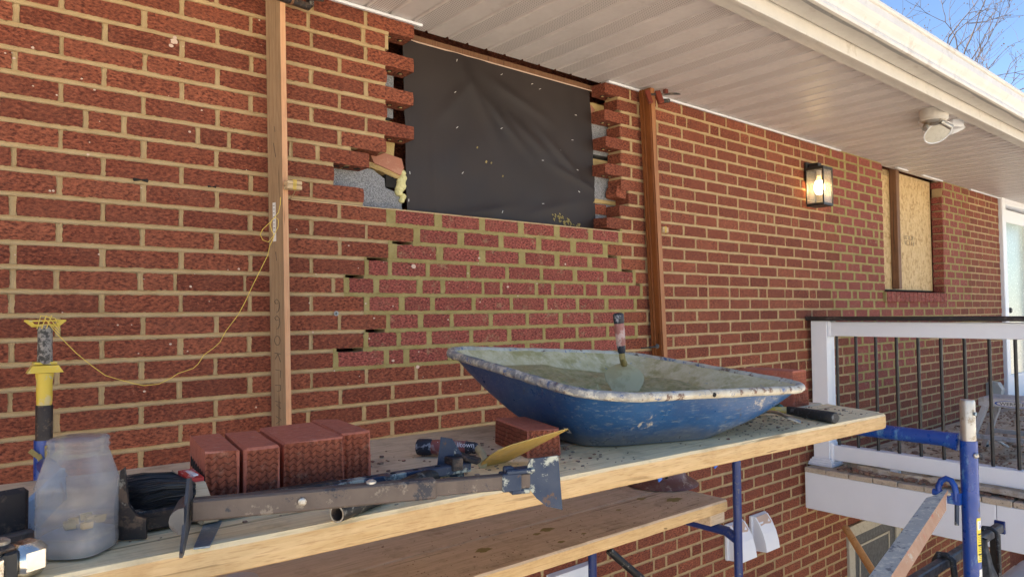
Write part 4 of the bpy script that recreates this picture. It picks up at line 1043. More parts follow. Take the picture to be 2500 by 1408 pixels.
def clamp(nm, lab):
    return nm
cR = thing('bar_clamp', (2.86, -.08, 1.12), 'small rusty red bar clamp gripping the top of the brown trim board', 'clamp')
t = MB(); a = onY(1578, 248, -.10); b = onY(1590, 226, -.11)
t.obox((a+b)/2, (.012, .010, .035), frame((1, -.6, .3), b-a), None, .003); t.build('jaw', 'red_steel', cR)
t = MB(); a = onY(1602, 250, -.10); b = onY(1616, 226, -.11); t.obox((a+b)/2, (.015, .012, .035), frame((1, -.6, .3), b-a), None, .003); t.obox(onY(1625, 223, -.11), (.012, .01, .010), None, None, .003); t.build('jaw', 'red_steel', cR)
t = MB(); t.tube([onY(1585, 231, -.095), onY(1660, 229, -.095)], .006, 8); t.build('bar', 'dark_steel', cR)
t = MB(); t.tube([onY(1608, 247, -.10), onY(1632, 246, -.10)], .011, 12); t.build('handle', 'black_pipe', cR, True)
cL = thing('pipe_clamp', (.97, -.06, 1.07), 'dark pipe clamp gripping the top of the weathered batten', 'clamp')
t = MB(); t.tube([onY(668, -12, -.13), onY(752, 17, -.05)], .0135, 12); t.build('pipe', 'dark_steel', cL, True)
t = MB(); t.tube([onY(706, 0, -.10), onY(709, 2, -.095)], .0155, 12); t.build('ring', 'strip_brown', cL, True)
t = MB(); a = onY(757, -6, -.05); t.obox(a, (.01, .014, .035), None, None, .003); t.tube([onY(762, -4, -.05), onY(789, 1, -.05)], .007, 8); t.build('jaw', 'dark_steel', cL)

# ------------------------------------------------------------------ SCAFFOLD
PZ = -.313; PT = .043; SX = 2.30
def scaf(x, lab, front):
    o = thing('scaffold', (x, -.9, GZ), lab, 'scaffold frame', 'blue scaffold frames under the planks')
    zb = PZ-PT-.004-.0215
    t = MB(); t.tube([(x, -1.635, GZ+.02), (x, -1.635, -.378)], .0225, 18); pf = t.build('front_upright', 'blue_tube', o, True)
    t = MB(); t.tube([(x, -1.635, -.379), (x, -1.635, -.268), (x, -1.635, -.262)], [.0195, .0195, .0175], 16); pin = t.build('coupling_pin', 'galv', pf, True)
    t = MB(); t.lathe([(.005, 0), (.0055, .004), (.0001, .0045)], (x-.006, -1.6545, -.300), (-.3, -1, 0), 10); t.build('pin_hole', 'strip_blue', pin)
    t = MB(); t.tube([(x, -1.610, zb-.004), (x, -1.57, zb), (x, -.14, zb)], [.027, .0215, .0215], 16); t.build('bearer', 'blue_tube', o, True)
    t = MB(); t.tube([(x, -.88, GZ+.3), (x, -.88, zb)], .0155, 14); t.build('inner_upright', 'blue_dark', o, True)
    t = MB(); t.tube([(x, -.84, -.818), (x, -.15, -.818)], .0175, 12); t.tube([(x, -.872, -.835), (x, -.83, -.818)], [.02, .0175], 12); t.build('rung', 'blue_dark', o, True)
    t = MB(); t.tube([(x, -.142, GZ+.02), (x, -.142, zb+.06)], .0195, 14); t.build('rear_upright', 'blue_dark', o, True)
    t = MB(); t.lathe([(.008, 0), (.008, .004), (.004, .008)], (x-.012, -1.655, zb-.035), (-.4, -1, 0), 10); t.build('lock_bolt', 'galv', pf)
    t = MB(); t.box((x-.07, -1.70, GZ), (x+.07, -1.57, GZ+.02)); t.box((x-.07, -.21, GZ), (x+.07, -.08, GZ+.02)); t.build('base_plate', 'galv', o)
    return o, pf
sf, pf = scaf(SX, 'blue scaffold frame at the right carrying the plank ends, with yellow sticker', True)
# hook lock, hanging pin and stickers of the right frame
lk = [onX(x, y, SX-.035) for x, y in [(2293, 1205), (2291, 1187), (2298, 1172), (2310, 1167), (2322, 1172), (2330, 1185), (2334, 1205), (2334, 1222)]]
t = MB(); t.tube(lk, .0085, 10); a = onX(2278, 1199, SX-.035); b = onX(2306, 1204, SX-.035); t.tube([a, b], .0095, 10); t.obox(onX(2297, 1212, SX-.035), (.008, .012, .008)); t.obox(onX(2331, 1215, SX-.03), (.012, .016, .016)); t.build('hook_lock', 'blue_tube', pf, True)
t = MB(); t.tube([onX(2336, 1222, SX-.03), onX(2336, 1281, SX-.03)], .0058, 10); t.build('drop_pin', 'tong_blue', pf, True)
t = MB(); t.tube([onX(2312, 1202, SX-.037), onX(2328, 1206, SX-.03)], .010, 10); t.build('lock_stud', 'galv', pf, True)
def sticker(z0, z1, a0, a1, mat, nm, r=.0229, notch=0):
    t = MB(); n = 10; m = 14
    vs = []
    for i in range(n+1):
        for j in range(m+1):
            f = j/m; w_ = 1
            if f < .06 or f > .94: w_ = .93
            an = (a0+a1)/2+(a1-a0)/2*(2*i/n-1)*w_ + notch*.12*N3(f*9, i)
            vs.append((SX+r*cos(an), -1.635+r*sin(an), z0+(z1-z0)*f))
    t.add(vs, [(i*(m+1)+j, (i+1)*(m+1)+j, (i+1)*(m+1)+j+1, i*(m+1)+j+1) for i in range(n) for j in range(m)])
    return t.build(nm, mat, pf, True, recalc=False)
A0, A1 = radians(-128), radians(-38)
st = sticker(-.715, -.592, A0, A1, 'label_yellow', 'warning_sticker')
sticker(-.80, -.735, radians(-118), radians(-45), 'label', 'torn_sticker', .0229, 1)
sticker(-.625, -.600, radians(-122), radians(-75), 'label', 'sticker_emblem', .0231)
t = MB()
def cyl(an, z, r=.0233): return Vector((SX+r*cos(an), -1.635+r*sin(an), z))
for z, h, mt in ((-.637, .0045, 'ink'), (-.668, .0045, 'ink'), (-.693, .0045, 'ink'), (-.779, .010, 'ink')):
    t.add([cyl(radians(-120+9*k), z+s_*h/2) for k in range(6) for s_ in (-1, 1)], [(2*k, 2*k+2, 2*k+3, 2*k+1) for k in range(5)], mt)
q = random.Random(2)
for z in (-.645, -.650, -.655, -.660, -.675, -.680, -.685, -.700, -.705, -.710):
    a0 = -118
    while a0 < -60:
        l = q.uniform(4, 11); t.add([cyl(radians(a0), z), cyl(radians(a0+l), z), cyl(radians(a0+l), z+.0014), cyl(radians(a0), z+.0014)], [(0, 1, 2, 3)], 'ink'); a0 += l+q.uniform(2, 5)
for (a0, z0, a1, z1) in ((-104, -.604, -92, -.615), (-98, -.610, -104, -.622), (-95, -.612, -86, -.621)): t.add([cyl(radians(a0-3), z0), cyl(radians(a0+3), z0), cyl(radians(a1+3), z1), cyl(radians(a1-3), z1)], [(0, 1, 2, 3)], 'blue_print')
t.build('sticker_print', None, st, recalc=False)
sf2, pf2 = scaf(.245, 'blue scaffold frame at the left, only its rear upright shows behind the jar', False)
t = MB(); t.tube([(.242, -.162, -.34), (.241, -.165, -.228)], .0195, 14); t.build('pin_sleeve', 'dark_steel', sf2, True)
t = MB(); t.tube([(.244, -.160, -.62), (.243, -.160, -.318)], .0235, 16); t.build('upright_sleeve', 'blue_tube', sf2, True)
t = MB()
for k in range(5): t.obox((.243-.012+.008*k, -.1845+.002*abs(k-2), -.36-.02*(k % 2)), (.006, .0015, .03), Matrix.Rotation(.4*(k-2), 3, 'Y'))
t.build('paint_splash', 'new_mortar', sf2)

wr = thing('line_reel', (.241, -.165, -.22), 'yellow plastic line reel wound with dirty string stuck on the left scaffold pin', 'line reel')
c = Vector((.241, -.165, 0))
t = MB(); t.lathe([(.0172, -.228), (.0182, -.205), (.0180, -.17), (.0205, -.148), (.02, -.145)], c, (0, 0, 1), 16); t.build('handle', 'yellow_plastic', wr, True)
t = MB(); t.lathe([(.0155, -.122), (.0175, -.118), (.0165, -.07), (.0172, -.03), (.016, -.022)], c, (0, 0, 1), 14); t.build('wound_string', 'old_line', wr, True)
def flange(z, w0, w1, h):
    t = MB()
    for s_ in (-1, 1):
        o_ = c+Vector((0, -.014*s_, z))
        for q in (-1, 1): t.prism([o_+Vector((q*w0, 0, 0)), o_+Vector((q*(w0-.010), 0, 0)), o_+Vector((q*(w1-.014), 0, h)), o_+Vector((q*w1, 0, h))], (0, .004*s_, 0))
        t.box(o_+Vector((-w0, 0, -.001)), o_+Vector((w0, .004*s_, .006)), None, .001); t.box(o_+Vector((-w1, -.0005*s_, h-.002)), o_+Vector((w1, .0045*s_, h+.003)), None, .001)
    t.box(c+Vector((-w0, -.013, z-.0015)), c+Vector((w0, .013, z+.0045)), None, .001)
    return t
flange(-.024, .030, .045, .014).build('end_flange', 'yellow_plastic', wr)
t = flange(-.122, .026, .026, .001); t.prism([c+Vector((-.040, -.02, -.144)), c+Vector((.040, -.02, -.144)), c+Vector((.028, -.02, -.125)), c+Vector((-.028, -.02, -.125))], (0, .04, 0)); t.build('hand_guard', 'yellow_plastic', wr)
t = MB()
for k in range(3): t.tube([c+Vector((-.02+.01*k, -.019, -.03)), c+Vector((-.012+.012*k, -.019, .004)), c+Vector((.02-.012*k, -.018, -.004)), c+Vector((.03, -.018, -.03-.006*k))], .0013, 5)
t.build('string_end', 'string', wr)

def plank(nm, lab, p0, d, L, wdt, zt, tm, em='plank_edge', r=.0, skew=0, seed=1, grp=None, th=PT, endround=.012):
    """board whose near front corner is p0 (x, y), running along d, lying behind its front edge"""
    d = Vector((d[0], d[1], 0)).normalized(); nb = Vector((-d.y, d.x, 0)); p0 = Vector((p0[0], p0[1], 0))
    out = []; n = 90
    for k in range(n+1):
        f = k/n; out.append(p0 + d*(L*f) + nb*(.0022*N3(f*L*9, seed)+.001*N3(f*L*50, seed)))
    ra = endround
    out[-1] = out[-1]-d*ra; 
    e0 = p0+d*L; e1 = p0+d*(L+skew)+nb*wdt
    out += [e0-d*ra*.35+nb*ra*.25, e0+nb*ra]
    for k in range(1, 7): out.append(e0+(e1-e0)*(k/7)+d*.004*N3(k*3, seed))
    for k in range(n, -1, -10):
        f = k/n; out.append(p0 + d*((L+(skew if k == n else 0))*f) + nb*(wdt+.002*N3(f*L*9, seed+4)))
    m = len(out); cc = sum(out, Vector())/m
    def ring(ins, z, am):
        R_ = []
        for i, q in enumerate(out):
            a, b = out[i-1], out[(i+1) % m]; tn = (b-a).normalized(); nn = Vector((tn.y, -tn.x, 0))
            R_.append(Vector((q.x-nn.x*ins, q.y-nn.y*ins, z+am*N3(q.x*14, q.y*14, seed))))
        return R_
    t = MB(); A = ring(.005, zt, .0006); B = ring(.0, zt-.006, .0014); Cc = ring(-.001, zt-th*.55, .001); D_ = ring(.0, zt-th+.003, .0014); E_ = ring(.004, zt-th, 0)
    t.add(A, [tuple(range(m))], tm)
    vs = A+B+Cc+D_+E_
    t.add(vs, [(i, (i+1) % m, m+(i+1) % m, m+i) for i in range(m)], tm)
    t.add(vs, [(q*m+i, q*m+(i+1) % m, (q+1)*m+(i+1) % m, (q+1)*m+i) for q in (1, 2, 3) for i in range(m)], em)
    t.add(E_, [tuple(reversed(range(m)))], tm)
    mid = p0+d*L/2
    o = t.build(nm, None, None, off=(mid.x, mid.y, zt-th)); return tag(o, lab, 'plank', grp)
dF = Vector((1, -.052, 0)).normalized(); nF = Vector((.052, 1, 0)).normalized()
F0 = Vector((-1.2, -1.272, 0)); GP = 'scaffold planks'
plank('scaffold_plank', 'front upper plank with pale worn top and yellow sawn edge', F0, dF, 3.435, .238, PZ, 'plank_top', seed=3, grp=GP, skew=.07, endround=.03)
Mi = F0 + nF*.244 + Vector((.1, 0, 0))
plank('scaffold_plank', 'middle upper plank, greyish, behind the loose bricks and the barrow', Mi, dF, 3.42, .236, PZ-.001, 'plank_grey', seed=8, grp=GP, skew=-.02, endround=.02)
Bi = Mi + nF*.246 + Vector((-.1, -.0, 0))
plank('scaffold_plank', 'narrow rear upper plank nearest the wall, ending behind the barrow', Bi, (1, -.075), 2.80, .175, PZ-.002, 'plank_grey', seed=12, grp=GP, th=.048)
plank('scaffold_plank', 'front lower plank, dusty with mortar drips', (-.9, -.812), (1, -.006), 3.22, .245, -.705, 'plank_low', seed=17, grp=GP, endround=.015)
plank('scaffold_plank', 'rear lower plank under the brown hard hat', (-.9, -.560), (1, -.006), 3.20, .24, -.706, 'plank_low', seed=23, grp=GP)
pk = MB(); pk.box((SX-.05, -.80, -.7998), (SX+.04, -.20, -.7492), None, .003); o = pk.build('timber_packer', 'plank_low', None, off=(SX, -.5, -.8)); tag(o, 'short timber packer between the lower planks and the blue rung', 'timber packer')
pk = o.copy(); COL.objects.link(pk); pk.location.x = .245; pk['label'] = 'timber packer under the lower planks at the left frame'

# dust, crumbs and drips on the planks
rd = random.Random(21); t = MB(); t.tone = []
def scat(n, fx, z, smin, smax):
    for _ in range(n):
        x, y = fx(); s_ = rd.uniform(smin, smax)*(1 if rd.random() < .93 else 1.8); chunk(t, (x, y, z+s_*.35), (s_*1.2, s_, s_*.5), rd); t.tone.append(0); t.tone[-1:] = [rd.random()]*6
def yplank(x): return -1.272-.052*(x+1.2)
scat(170, lambda: (lambda x: (x, yplank(x)+rd.uniform(.03, .45)))(rd.uniform(.62, 1.15)), PZ, .001, .0036)
scat(600, lambda: (lambda x: (x, yplank(x)+rd.uniform(.03, .47)))(rd.uniform(1.55, 2.2)), PZ, .001, .003)
scat(120, lambda: (lambda x: (x, yplank(x)+rd.uniform(.015, .22)))(rd.uniform(.2, 1.6)), PZ, .0008, .0022)
scat(420, lambda: (rd.uniform(1.0, 2.28), -.81+rd.random()**1.5*.4), -.705, .0006, .0018)
o = t.build('brick_crumbs', 'rubble', None, kind='stuff', off=(1.2, -1.2, PZ)); tag(o, 'brick crumbs and dirt scattered over the planks', 'crumbs')
t = MB(); q = random.Random(4)
for x, y, r in [(1645, 1219, .03), (1565, 1217, .018), (1335, 1292, .022), (1310, 1303, .012), (1425, 1302, .008), (1370, 1322, .011), (1625, 1290, .006), (1510, 1244, .010), (1180, 1342, .022)]:
    p = onZ(x, y, -.7043)
    t.add([(p.x+r*(1.2+.3*sin(3*k))*cos(k*pi/7), p.y+r*.75*(1+.25*sin(2*k+1))*sin(k*pi/7), -.7038) for k in range(14)], [tuple(range(14))])
o = t.build('mortar_drips', 'new_mortar', None, kind='stuff', off=(1.8, -.75, -.705), recalc=False); tag(o, 'dried mortar drips on the front lower plank', 'mortar drips')
for (x, y), lab in (((1612, 1167), 'scrap of blue tape under the plank edge above the hard hat'), ((1748, 1135), 'scrap of blue tape under the plank edge left of the thin upright')):
    p = onY(x, y, -1.30 if x < 1700 else -1.30); t = MB(); t.prism([p+Vector((-.01, 0, .012)), p+Vector((.012, 0, .012)), p+Vector((.006, 0, -.004)), p+Vector((-.004, 0, -.008))], (0, .003, 0)); p2 = p; o = t.build('tape_scrap', 'tape', None, off=tuple(p)); tag(o, lab, 'tape')

# braces
def angle(nm, a, b, wdt, m1, m2, lab, cat, flat=None, parent=None):
    a, b = Vector(a), Vector(b); d = (b-a).normalized(); s1 = d.cross(Vector((0, 0, 1))).normalized(); s2 = s1.cross(d)
    if s2.z < 0: s2 = -s2
    return d, s1, s2
ba = onX(2311, 1196, SX-.045); bb2 = onY(2170, 1408, -1.72); d = bb2-ba
br = thing('cross_brace', tuple(ba), 'mortar spattered steel cross brace hooked on the right scaffold upright', 'cross brace')
end = ba + d.normalized()*2.3
dn = d.normalized(); side = dn.cross(Vector((0, 0, 1))).normalized(); up2 = side.cross(dn)
if up2.z < 0: up2 = -up2
if side.y > 0: side = -side
vw = (ba+dn*.3-EYE).normalized(); ni = dn.cross(vw).normalized(); ni = ni if ni.dot(RT) < 0 else -ni; tv = ni.cross(dn).normalized(); tv = tv if tv.dot(vw) < 0 else -tv
t = MB(); n = 30
vs = []
for k in range(n+1):
    f = k/n; s_ = f*2.3; q = min(1, max(0, (s_-.04)/.10)); q = q*q*(3-2*q); p = ba+dn*s_
    L_ = .005+.024*q; Rr = .005+.019*q
    vs += [p+ni*L_, p+tv*(.003+.016*q)-ni*.002, p-ni*Rr, p-tv*.003]
t.add(vs, [(4*k+i, 4*k+i+1, 4*k+i+5, 4*k+i+4) for k in range(n) for i in (0,)], 'brace'); t.add(vs, [(4*k+1, 4*k+2, 4*k+6, 4*k+5) for k in range(n)], 'brace_rust'); t.add(vs, [(4*k+2, 4*k+3, 4*k+7, 4*k+6) for k in range(n)]+[(4*k+3, 4*k, 4*k+4, 4*k+7) for k in range(n)], 'dark_steel'); t.add(vs[:4], [(0, 1, 2, 3)], 'brace'); t.build('bar', None, br, True)
t = MB(); a = onY(1487, 1343, -.35); b = onY(1560, 1406, -.40); dd = (b-a); t.tube([a, a+dd*6], .0165, 12); t.tube([a-dd.normalized()*.004, a], .010, 10); o = t.build('black_pipe', 'black_pipe', None, True, off=tuple(a)); tag(o, 'black pipe brace sloping down behind the lower planks', 'pipe')
# rack with hooks, bag and sack at the lower right
rk = thing('steel_rack', (3.2, -1.333, GZ), 'dark steel rack rail with hooks below the deck edge', 'rack')
r0, r1 = onZ(2210, 1425, -.95), onZ(2440, 1285, -.95)
r0 = Vector((r0.x-.3, r1.y, -.95)); r1 = Vector((r1.x, r1.y, -.95))
t = MB(); t.box((r0.x, r1.y-.016, -.972), (r1.x, r1.y+.016, -.935), None, .004); t.build('rail', 'plate_steel', rk)
t = MB(); t.box((r1.x+.0005, r1.y-.021, -.98), (r1.x+.012, r1.y+.021, -.925), None, .003); t.build('end_cap', 'blue_dark', rk)
for x in (r0.x+.05, r1.x-.06): t = MB(); t.box((x-.02, r1.y-.015, GZ), (x+.02, r1.y+.015, -.973)); t.build('rack_leg', 'black', rk)
for x, px in ((onZ(2285, 1360, -.94).x, 0), (onZ(2425, 1300, -.94).x, 1)):
    P = [(x, r1.y+.03, -1.02), (x, r1.y+.028, -.95), (x, r1.y+.015, -.925), (x, r1.y-.012, -.922), (x, r1.y-.032, -.935), (x+.003, r1.y-.036, -.99), (x+.008, r1.y-.036, -1.10)]
    t = MB(); t.tube(P, .0115 if px == 0 else .008, 10); t.build('hook', 'rubber', rk, True)
def bagf(u, v):
    a = 2*pi*u; r = .015+.10*sin(min(1, v*1.15)*pi/2)**1.3
    x = onZ(2385, 1320, -.94).x
    return (x+r*(1+.15*sin(3*a+v*3))*cos(a)+.05*v, r1.y-.035+r*.55*sin(a)*(1+.1*N3(u*5, v*4))+.012*N3(u*6, v*5, 3), -.925-.42*v)
t = MB(); t.grid(28, 18, bagf, None, True); o = t.build('black_bag', 'bag_black', None, True, off=(3.35, -1.37, -1.2)); tag(o, 'limp black bag hung on the dark rail beside the sticker post', 'bag')
sp_ = onD(2522, 1440, 2.35)
def sackf(u, v):
    a = u*pi; x = -.34+.68*v; e = (1-abs(2*v-1)**6)
    return (sp_.x+.08+x*.75+.0*e, sp_.y-.03-.16*cos(a)*.9+.01*N3(v*6, u*4), sp_.z-.03+.085*sin(a)*e**.5*(1+.12*N3(v*4, u*3, 2)))
t = MB(); t.grid(20, 26, sackf); t.box((sp_.x-.17, sp_.y-.165, sp_.z-.05), (sp_.x+.33, sp_.y+.105, sp_.z-.028), None, .008); sk = t.build('paper_sack', 'sack', None, True, off=tuple(sp_)); tag(sk, 'grey paper sack with blue printed lines in the lower right corner', 'sack')
t = MB()
for k in range(3):
    P = []
    for i in range(12):
        v = .08+.5*i/11; u = .22+.035*k+.03*sin(i*.25)
        q = Vector(sackf(u, v)); P.append(q+Vector((-.001, -.0015, .0025)))
    t.tube(P, .0016, 4)
o = t.build('printed_line', 'blue_print', sk); o.parent = None; o.location = sp_*0; 
for v_ in o.data.vertices: v_.co -= sp_
o.parent = sk
st_ = thing('sack_stand', (sp_.x+.08, sp_.y, GZ), 'timber trestle carrying the grey sack', 'trestle')
t = MB(); t.box((sp_.x-.25, sp_.y-.22, sp_.z-.09), (sp_.x+.40, sp_.y+.16, sp_.z-.051), None, .004); t.build('top', 'plank_low', st_)
for x in (-.2, .34):
    for y in (-.18, .12): t = MB(); t.box((sp_.x+x-.03, sp_.y+y-.03, GZ), (sp_.x+x+.03, sp_.y+y+.03, sp_.z-.0905)); t.build('leg', 'plank_low', st_)
sh = thing('shovel', tuple(onX(2062, 1284, 4.30)), 'long handled shovel leaning under the deck, only its wooden handle shows', 'shovel')
a = onX(2062, 1284, 4.30); b = onX(2142, 1412, 4.10); d = (b-a).normalized(); Lh = (GZ+.25-a.z)/d.z; e_ = a+d*Lh
t = MB(); t.tube([a-d*-.0, a+d*.012, a+d*.1, e_], [.014, .021, .0215, .019], 14); hs = t.build('handle', 'handle_wood', sh, True)
t = MB(); q = a+d*.055+Vector((-.006, -.0195, .004)); t.lathe([(.006, 0), (.006, .003)], q, (-.2, -1, 0), 10); t.build('hang_hole', 'cavity', hs)
t = MB(); s1 = d.cross(Vector((0, 1, 0))).normalized(); t.prism([e_+s1*.03, e_+s1*.10+d*.03, e_+s1*.10+d*.15, e_+d*.25, e_-s1*.10+d*.15, e_-s1*.10+d*.03, e_-s1*.03], (0, .004, 0)); t.build('blade', 'dark_steel', sh)

# ------------------------------------------------------------------ LOOSE BRICKS
def loose(c, ax_l, ax_w, dims, lab, faces=('e0', 'e1', 's0', 's1'), grp='loose bricks on the planks', holes=None, seed=0):
    """c centre, ax_l long axis, ax_w: width axis; dims (l, w, h); scaly relief on the given faces"""
    x = Vector(ax_l).normalized(); w_ = Vector(ax_w); w_ = (w_-x*w_.dot(x)).normalized(); z = x.cross(w_)
    # local axes: X = width, Y = length, Z = up, so the relief runs level on every upright face
    R = Matrix((w_, x, w_.cross(x))).transposed()
    me = bpy.data.meshes.new('loose_brick'); mb = MB(); mb.obox((0, 0, 0), (dims[1]/2, dims[0]/2, dims[2]/2), None, None, .0022)
    q = random.Random(seed); vs = [tuple(p+Vector((q.uniform(-.0022, .0022), q.uniform(-.0022, .0022), q.uniform(-.0022, .0022)))) for p in mb.v]
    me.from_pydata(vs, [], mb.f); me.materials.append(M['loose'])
    at = me.attributes.new('scaly', 'FLOAT', 'FACE'); me.update()
    vals = []
    for p in me.polygons:
        n = p.normal; big = p.area > .0012
        v = 0
        if big:
            if abs(n.y) > .9: v = 1 if 'e' in faces else 0
            elif abs(n.x) > .9: v = 1 if 's' in faces else 0
            elif abs(n.z) > .9: v = 1 if 't' in faces else 0
        vals.append(v)
    at.data.foreach_set('value', vals)
    bm = bmesh.new(); bm.from_mesh(me); bmesh.ops.recalc_face_normals(bm, faces=bm.faces); bm.to_mesh(me); bm.free()
    o = bpy.data.objects.new('loose_brick', me); COL.objects.link(o); o.matrix_world = Matrix.Translation(c) @ R.to_4x4()
    tag(o, lab, 'brick', grp)
    if holes:
        t = MB()
        for (a, b2) in holes:
            t.lathe([(.0001, 0), (.0085, 0), (.0095, -.001)], (-dims[1]/2-.0004, a, b2), (-1, 0, 0), 12)
        h = t.build('core_hole', 'cavity', None, local=True, recalc=False); h.parent = o
    return o
BH2 = .094; zc = PZ+BH2/2; dl = Vector((.032, .20, 0)).normalized(); nl = Vector((dl.y, -dl.x, 0))
fx = [(.344, .396), (.404, .459), (.471, .577), (.585, .640)]
names = ['loose red brick with core holes facing the brush, first of the row', 'rough loose red brick second from the brush in the row', 'widest loose brick of the row, with smooth pale top', 'loose red brick closing the row at the barrow end']
fy = [-1.180, -1.192, -1.186, -1.171]
for i, (a, b) in enumerate(fx):
    w_ = b-a; L_ = .205; fc = Vector(((a+b)/2, fy[i], zc)); c = fc + dl*L_/2
    loose(c, dl, nl, (L_, w_*dl.y, BH2), names[i], ('e',) if i != 1 else ('e',), holes=[(-.095+.024*k, .004) for k in range(8)] if i == 0 else None, seed=i)
# the brick propping the tray
p0 = onZ(1300, 1118, PZ); loose((1.063, -1.128, PZ+.030), (.30, .95, 0), (.95, -.30, 0), (.194, .078, .060), 'loose red brick wedged under the near left corner of the blue tray', ('e', 's'), seed=9)
# bricks on the far end of the planks
loose((2.197, -1.095, PZ-.001+.029), (0.02, 1, 0), (1, -.02, 0), (.195, .09, .057), 'lower of the two red bricks stacked by the white post', ('e',), seed=11)
loose((2.190, -1.092, PZ-.001+.0868), (-.01, 1, 0), (1, .01, 0), (.195, .09, .057), 'upper of the two red bricks stacked by the white post', ('e',), seed=12)
loose((2.06, -1.045, PZ-.001+.0285), (0.98, .1, 0), (-.1, .98, 0), (.195, .085, .057), 'single red brick behind the barrow beside the stacked pair', ('e', 's'), seed=13)

# ------------------------------------------------------------------ BARROW TRAY
RIM = {'A': Vector((1.065, -1.350, -.181)), 'D': Vector((1.835, -1.435, -.212)), 'C': Vector((1.855, -.755, -.148)), 'B': Vector((1.090, -.720, -.101))}
BOT = {'A': Vector((1.172, -1.235, -.3095)), 'D': Vector((1.525, -1.355, -.3115)), 'C': Vector((1.62, -.97, -.3115)), 'B': Vector((1.205, -.99, -.3095))}
def bil(Q, u, v): return Q['A']*(1-u)*(1-v)+Q['D']*u*(1-v)+Q['C']*u*v+Q['B']*(1-u)*v
def rr(s, r):
    """point of a rounded unit square at s in 0..1, corner radius r, starting mid near side"""
    per = 4*(1-2*r)+2*pi*r; d = (s % 1)*per; L_ = 1-2*r; x, y = .5, 0.; seq = []
    segs = [('l', L_/2, (.5, 0), (1, 0)), ('c', (1-r, r), -pi/2), ('l', L_, (1, r), (0, 1)), ('c', (1-r, 1-r), 0), ('l', L_, (1-r, 1), (-1, 0)), ('c', (r, 1-r), pi/2), ('l', L_, (0, 1-r), (0, -1)), ('c', (r, r), pi), ('l', L_/2, (r, 0), (1, 0))]
    for sg in segs:
        ln_ = sg[1] if sg[0] == 'l' else pi*r/2
        if d <= ln_ or sg is segs[-1]:
            if sg[0] == 'l': return sg[2][0]+sg[3][0]*d, sg[2][1]+sg[3][1]*d
            a = sg[2]+d/r; return sg[1][0]+r*cos(a), sg[1][1]+r*sin(a)
        d -= ln_
NS = 96
def trayp(s, t, ins=0):
    """t 0 at the rim, 1 at the flat bottom"""
    r = .17+.03*t
    u, v = rr(s, r)
    P = bil(RIM, u, v); u2, v2 = rr(s, .22); Q = bil(BOT, u2, v2)
    # walls bow outward, foot rounds in
    e = t**1.0; p = P.lerp(Q, e)
    bow = .011*sin(pi*min(1, e*1.05))
    c = bil(RIM, .5, .5); o = Vector((p.x-c.x, p.y-c.y, 0)); 
    if o.length > 1e-6: p += o.normalized()*bow
    p.z -= .006*sin(pi*e)
    if ins:
        p -= o.normalized()*ins; p.z += ins*.8
    p.x += .002*N3(p.x*9, p.z*9, 3)*(1-e); p.y += .003*N3(p.x*8, p.z*8, 6)
    p.z = max(p.z, PZ+.0012+ins*.8)
    return p
tr_o = thing('barrow_tray', (1.45, -1.1, PZ), 'dented blue steel wheelbarrow tray crusted with mortar on the planks', 'wheelbarrow tray')
t = MB(); ts = [0, .08, .18, .3, .42, .54, .66, .78, .87, .94, .98, 1]
vs = [trayp(i/NS, k) for k in ts for i in range(NS)]; nk = len(ts)
fs = [(k*NS+i, k*NS+(i+1) % NS, (k+1)*NS+(i+1) % NS, (k+1)*NS+i) for k in range(nk-1) for i in range(NS)] + [tuple((nk-1)*NS+i for i in range(NS))]
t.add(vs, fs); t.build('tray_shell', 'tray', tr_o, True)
t = MB(); vs = []
for k in ts[:-2]:
    for i in range(NS):
        p = trayp(i/NS, k, .006); vs.append(p+Vector((.0015*N3(p.x*40, p.y*40, p.z*40), .002*N3(p.x*35, p.z*35, 4), 0)))
m_ = len(ts)-2
t.add(vs, [(k*NS+i, k*NS+(i+1) % NS, (k+1)*NS+(i+1) % NS, (k+1)*NS+i) for k in range(m_-1) for i in range(NS)]); t.build('mortar_crust', 'coat', tr_o, True)
t = MB(); R_ = 12
ctr = bil(RIM, .5, .5); vs = []
for i in range(NS):
    p = trayp(i/NS, 0); a = trayp((i-1)/NS, 0); b = trayp((i+1)/NS, 0); tg = (b-a).normalized(); o = Vector((p.x-ctr.x, p.y-ctr.y, 0)).normalized(); o = (o-tg*o.dot(tg)).normalized(); up = tg.cross(o); up = up if up.z > 0 else -up
    for k in range(R_):
        an = 2*pi*k/R_; rad = .0113+.0020*N3(p.x*30+cos(an), p.y*30, sin(an)*2); vs.append(p+o*(.004+rad*1.05*cos(an))+up*(rad*.95*sin(an)+.002))
t.add(vs, [(i*R_+k, ((i+1) % NS)*R_+k, ((i+1) % NS)*R_+(k+1) % R_, i*R_+(k+1) % R_) for i in range(NS) for k in range(R_)]); t.build('rim', 'rim', tr_o, True)
t = MB(); p = trayp(.985, 0); t.lathe([(.0001, 0), (.005, 0), (.0055, -.002)], p+Vector((-.006, -.0172, .001)), (-.15, -1, .1), 10); t.build('rim_hole', 'cavity', tr_o)
t = MB(); c = trayp(.87, .42); 
q = [trayp(.815, .66), trayp(.828, .64), trayp(.832, .74), trayp(.818, .76)]
q = [v+Vector((v.x-ctr.x, v.y-ctr.y, -.1)).normalized()*.0035 for v in q]; t.add(q, [(0, 1, 2, 3)]); t.build('paper_label', 'label', tr_o, recalc=False)
t = MB()
for k in range(4):
    a = q[0].lerp(q[1], .3+.1*k).lerp(q[3].lerp(q[2], .3+.1*k), .35+.12*(k % 2)); t.obox(a+Vector((-.001, -.0012, 0)), (.003, .0008, .002), frame(q[1]-q[0]))
t.build('label_print', 'ink', tr_o)
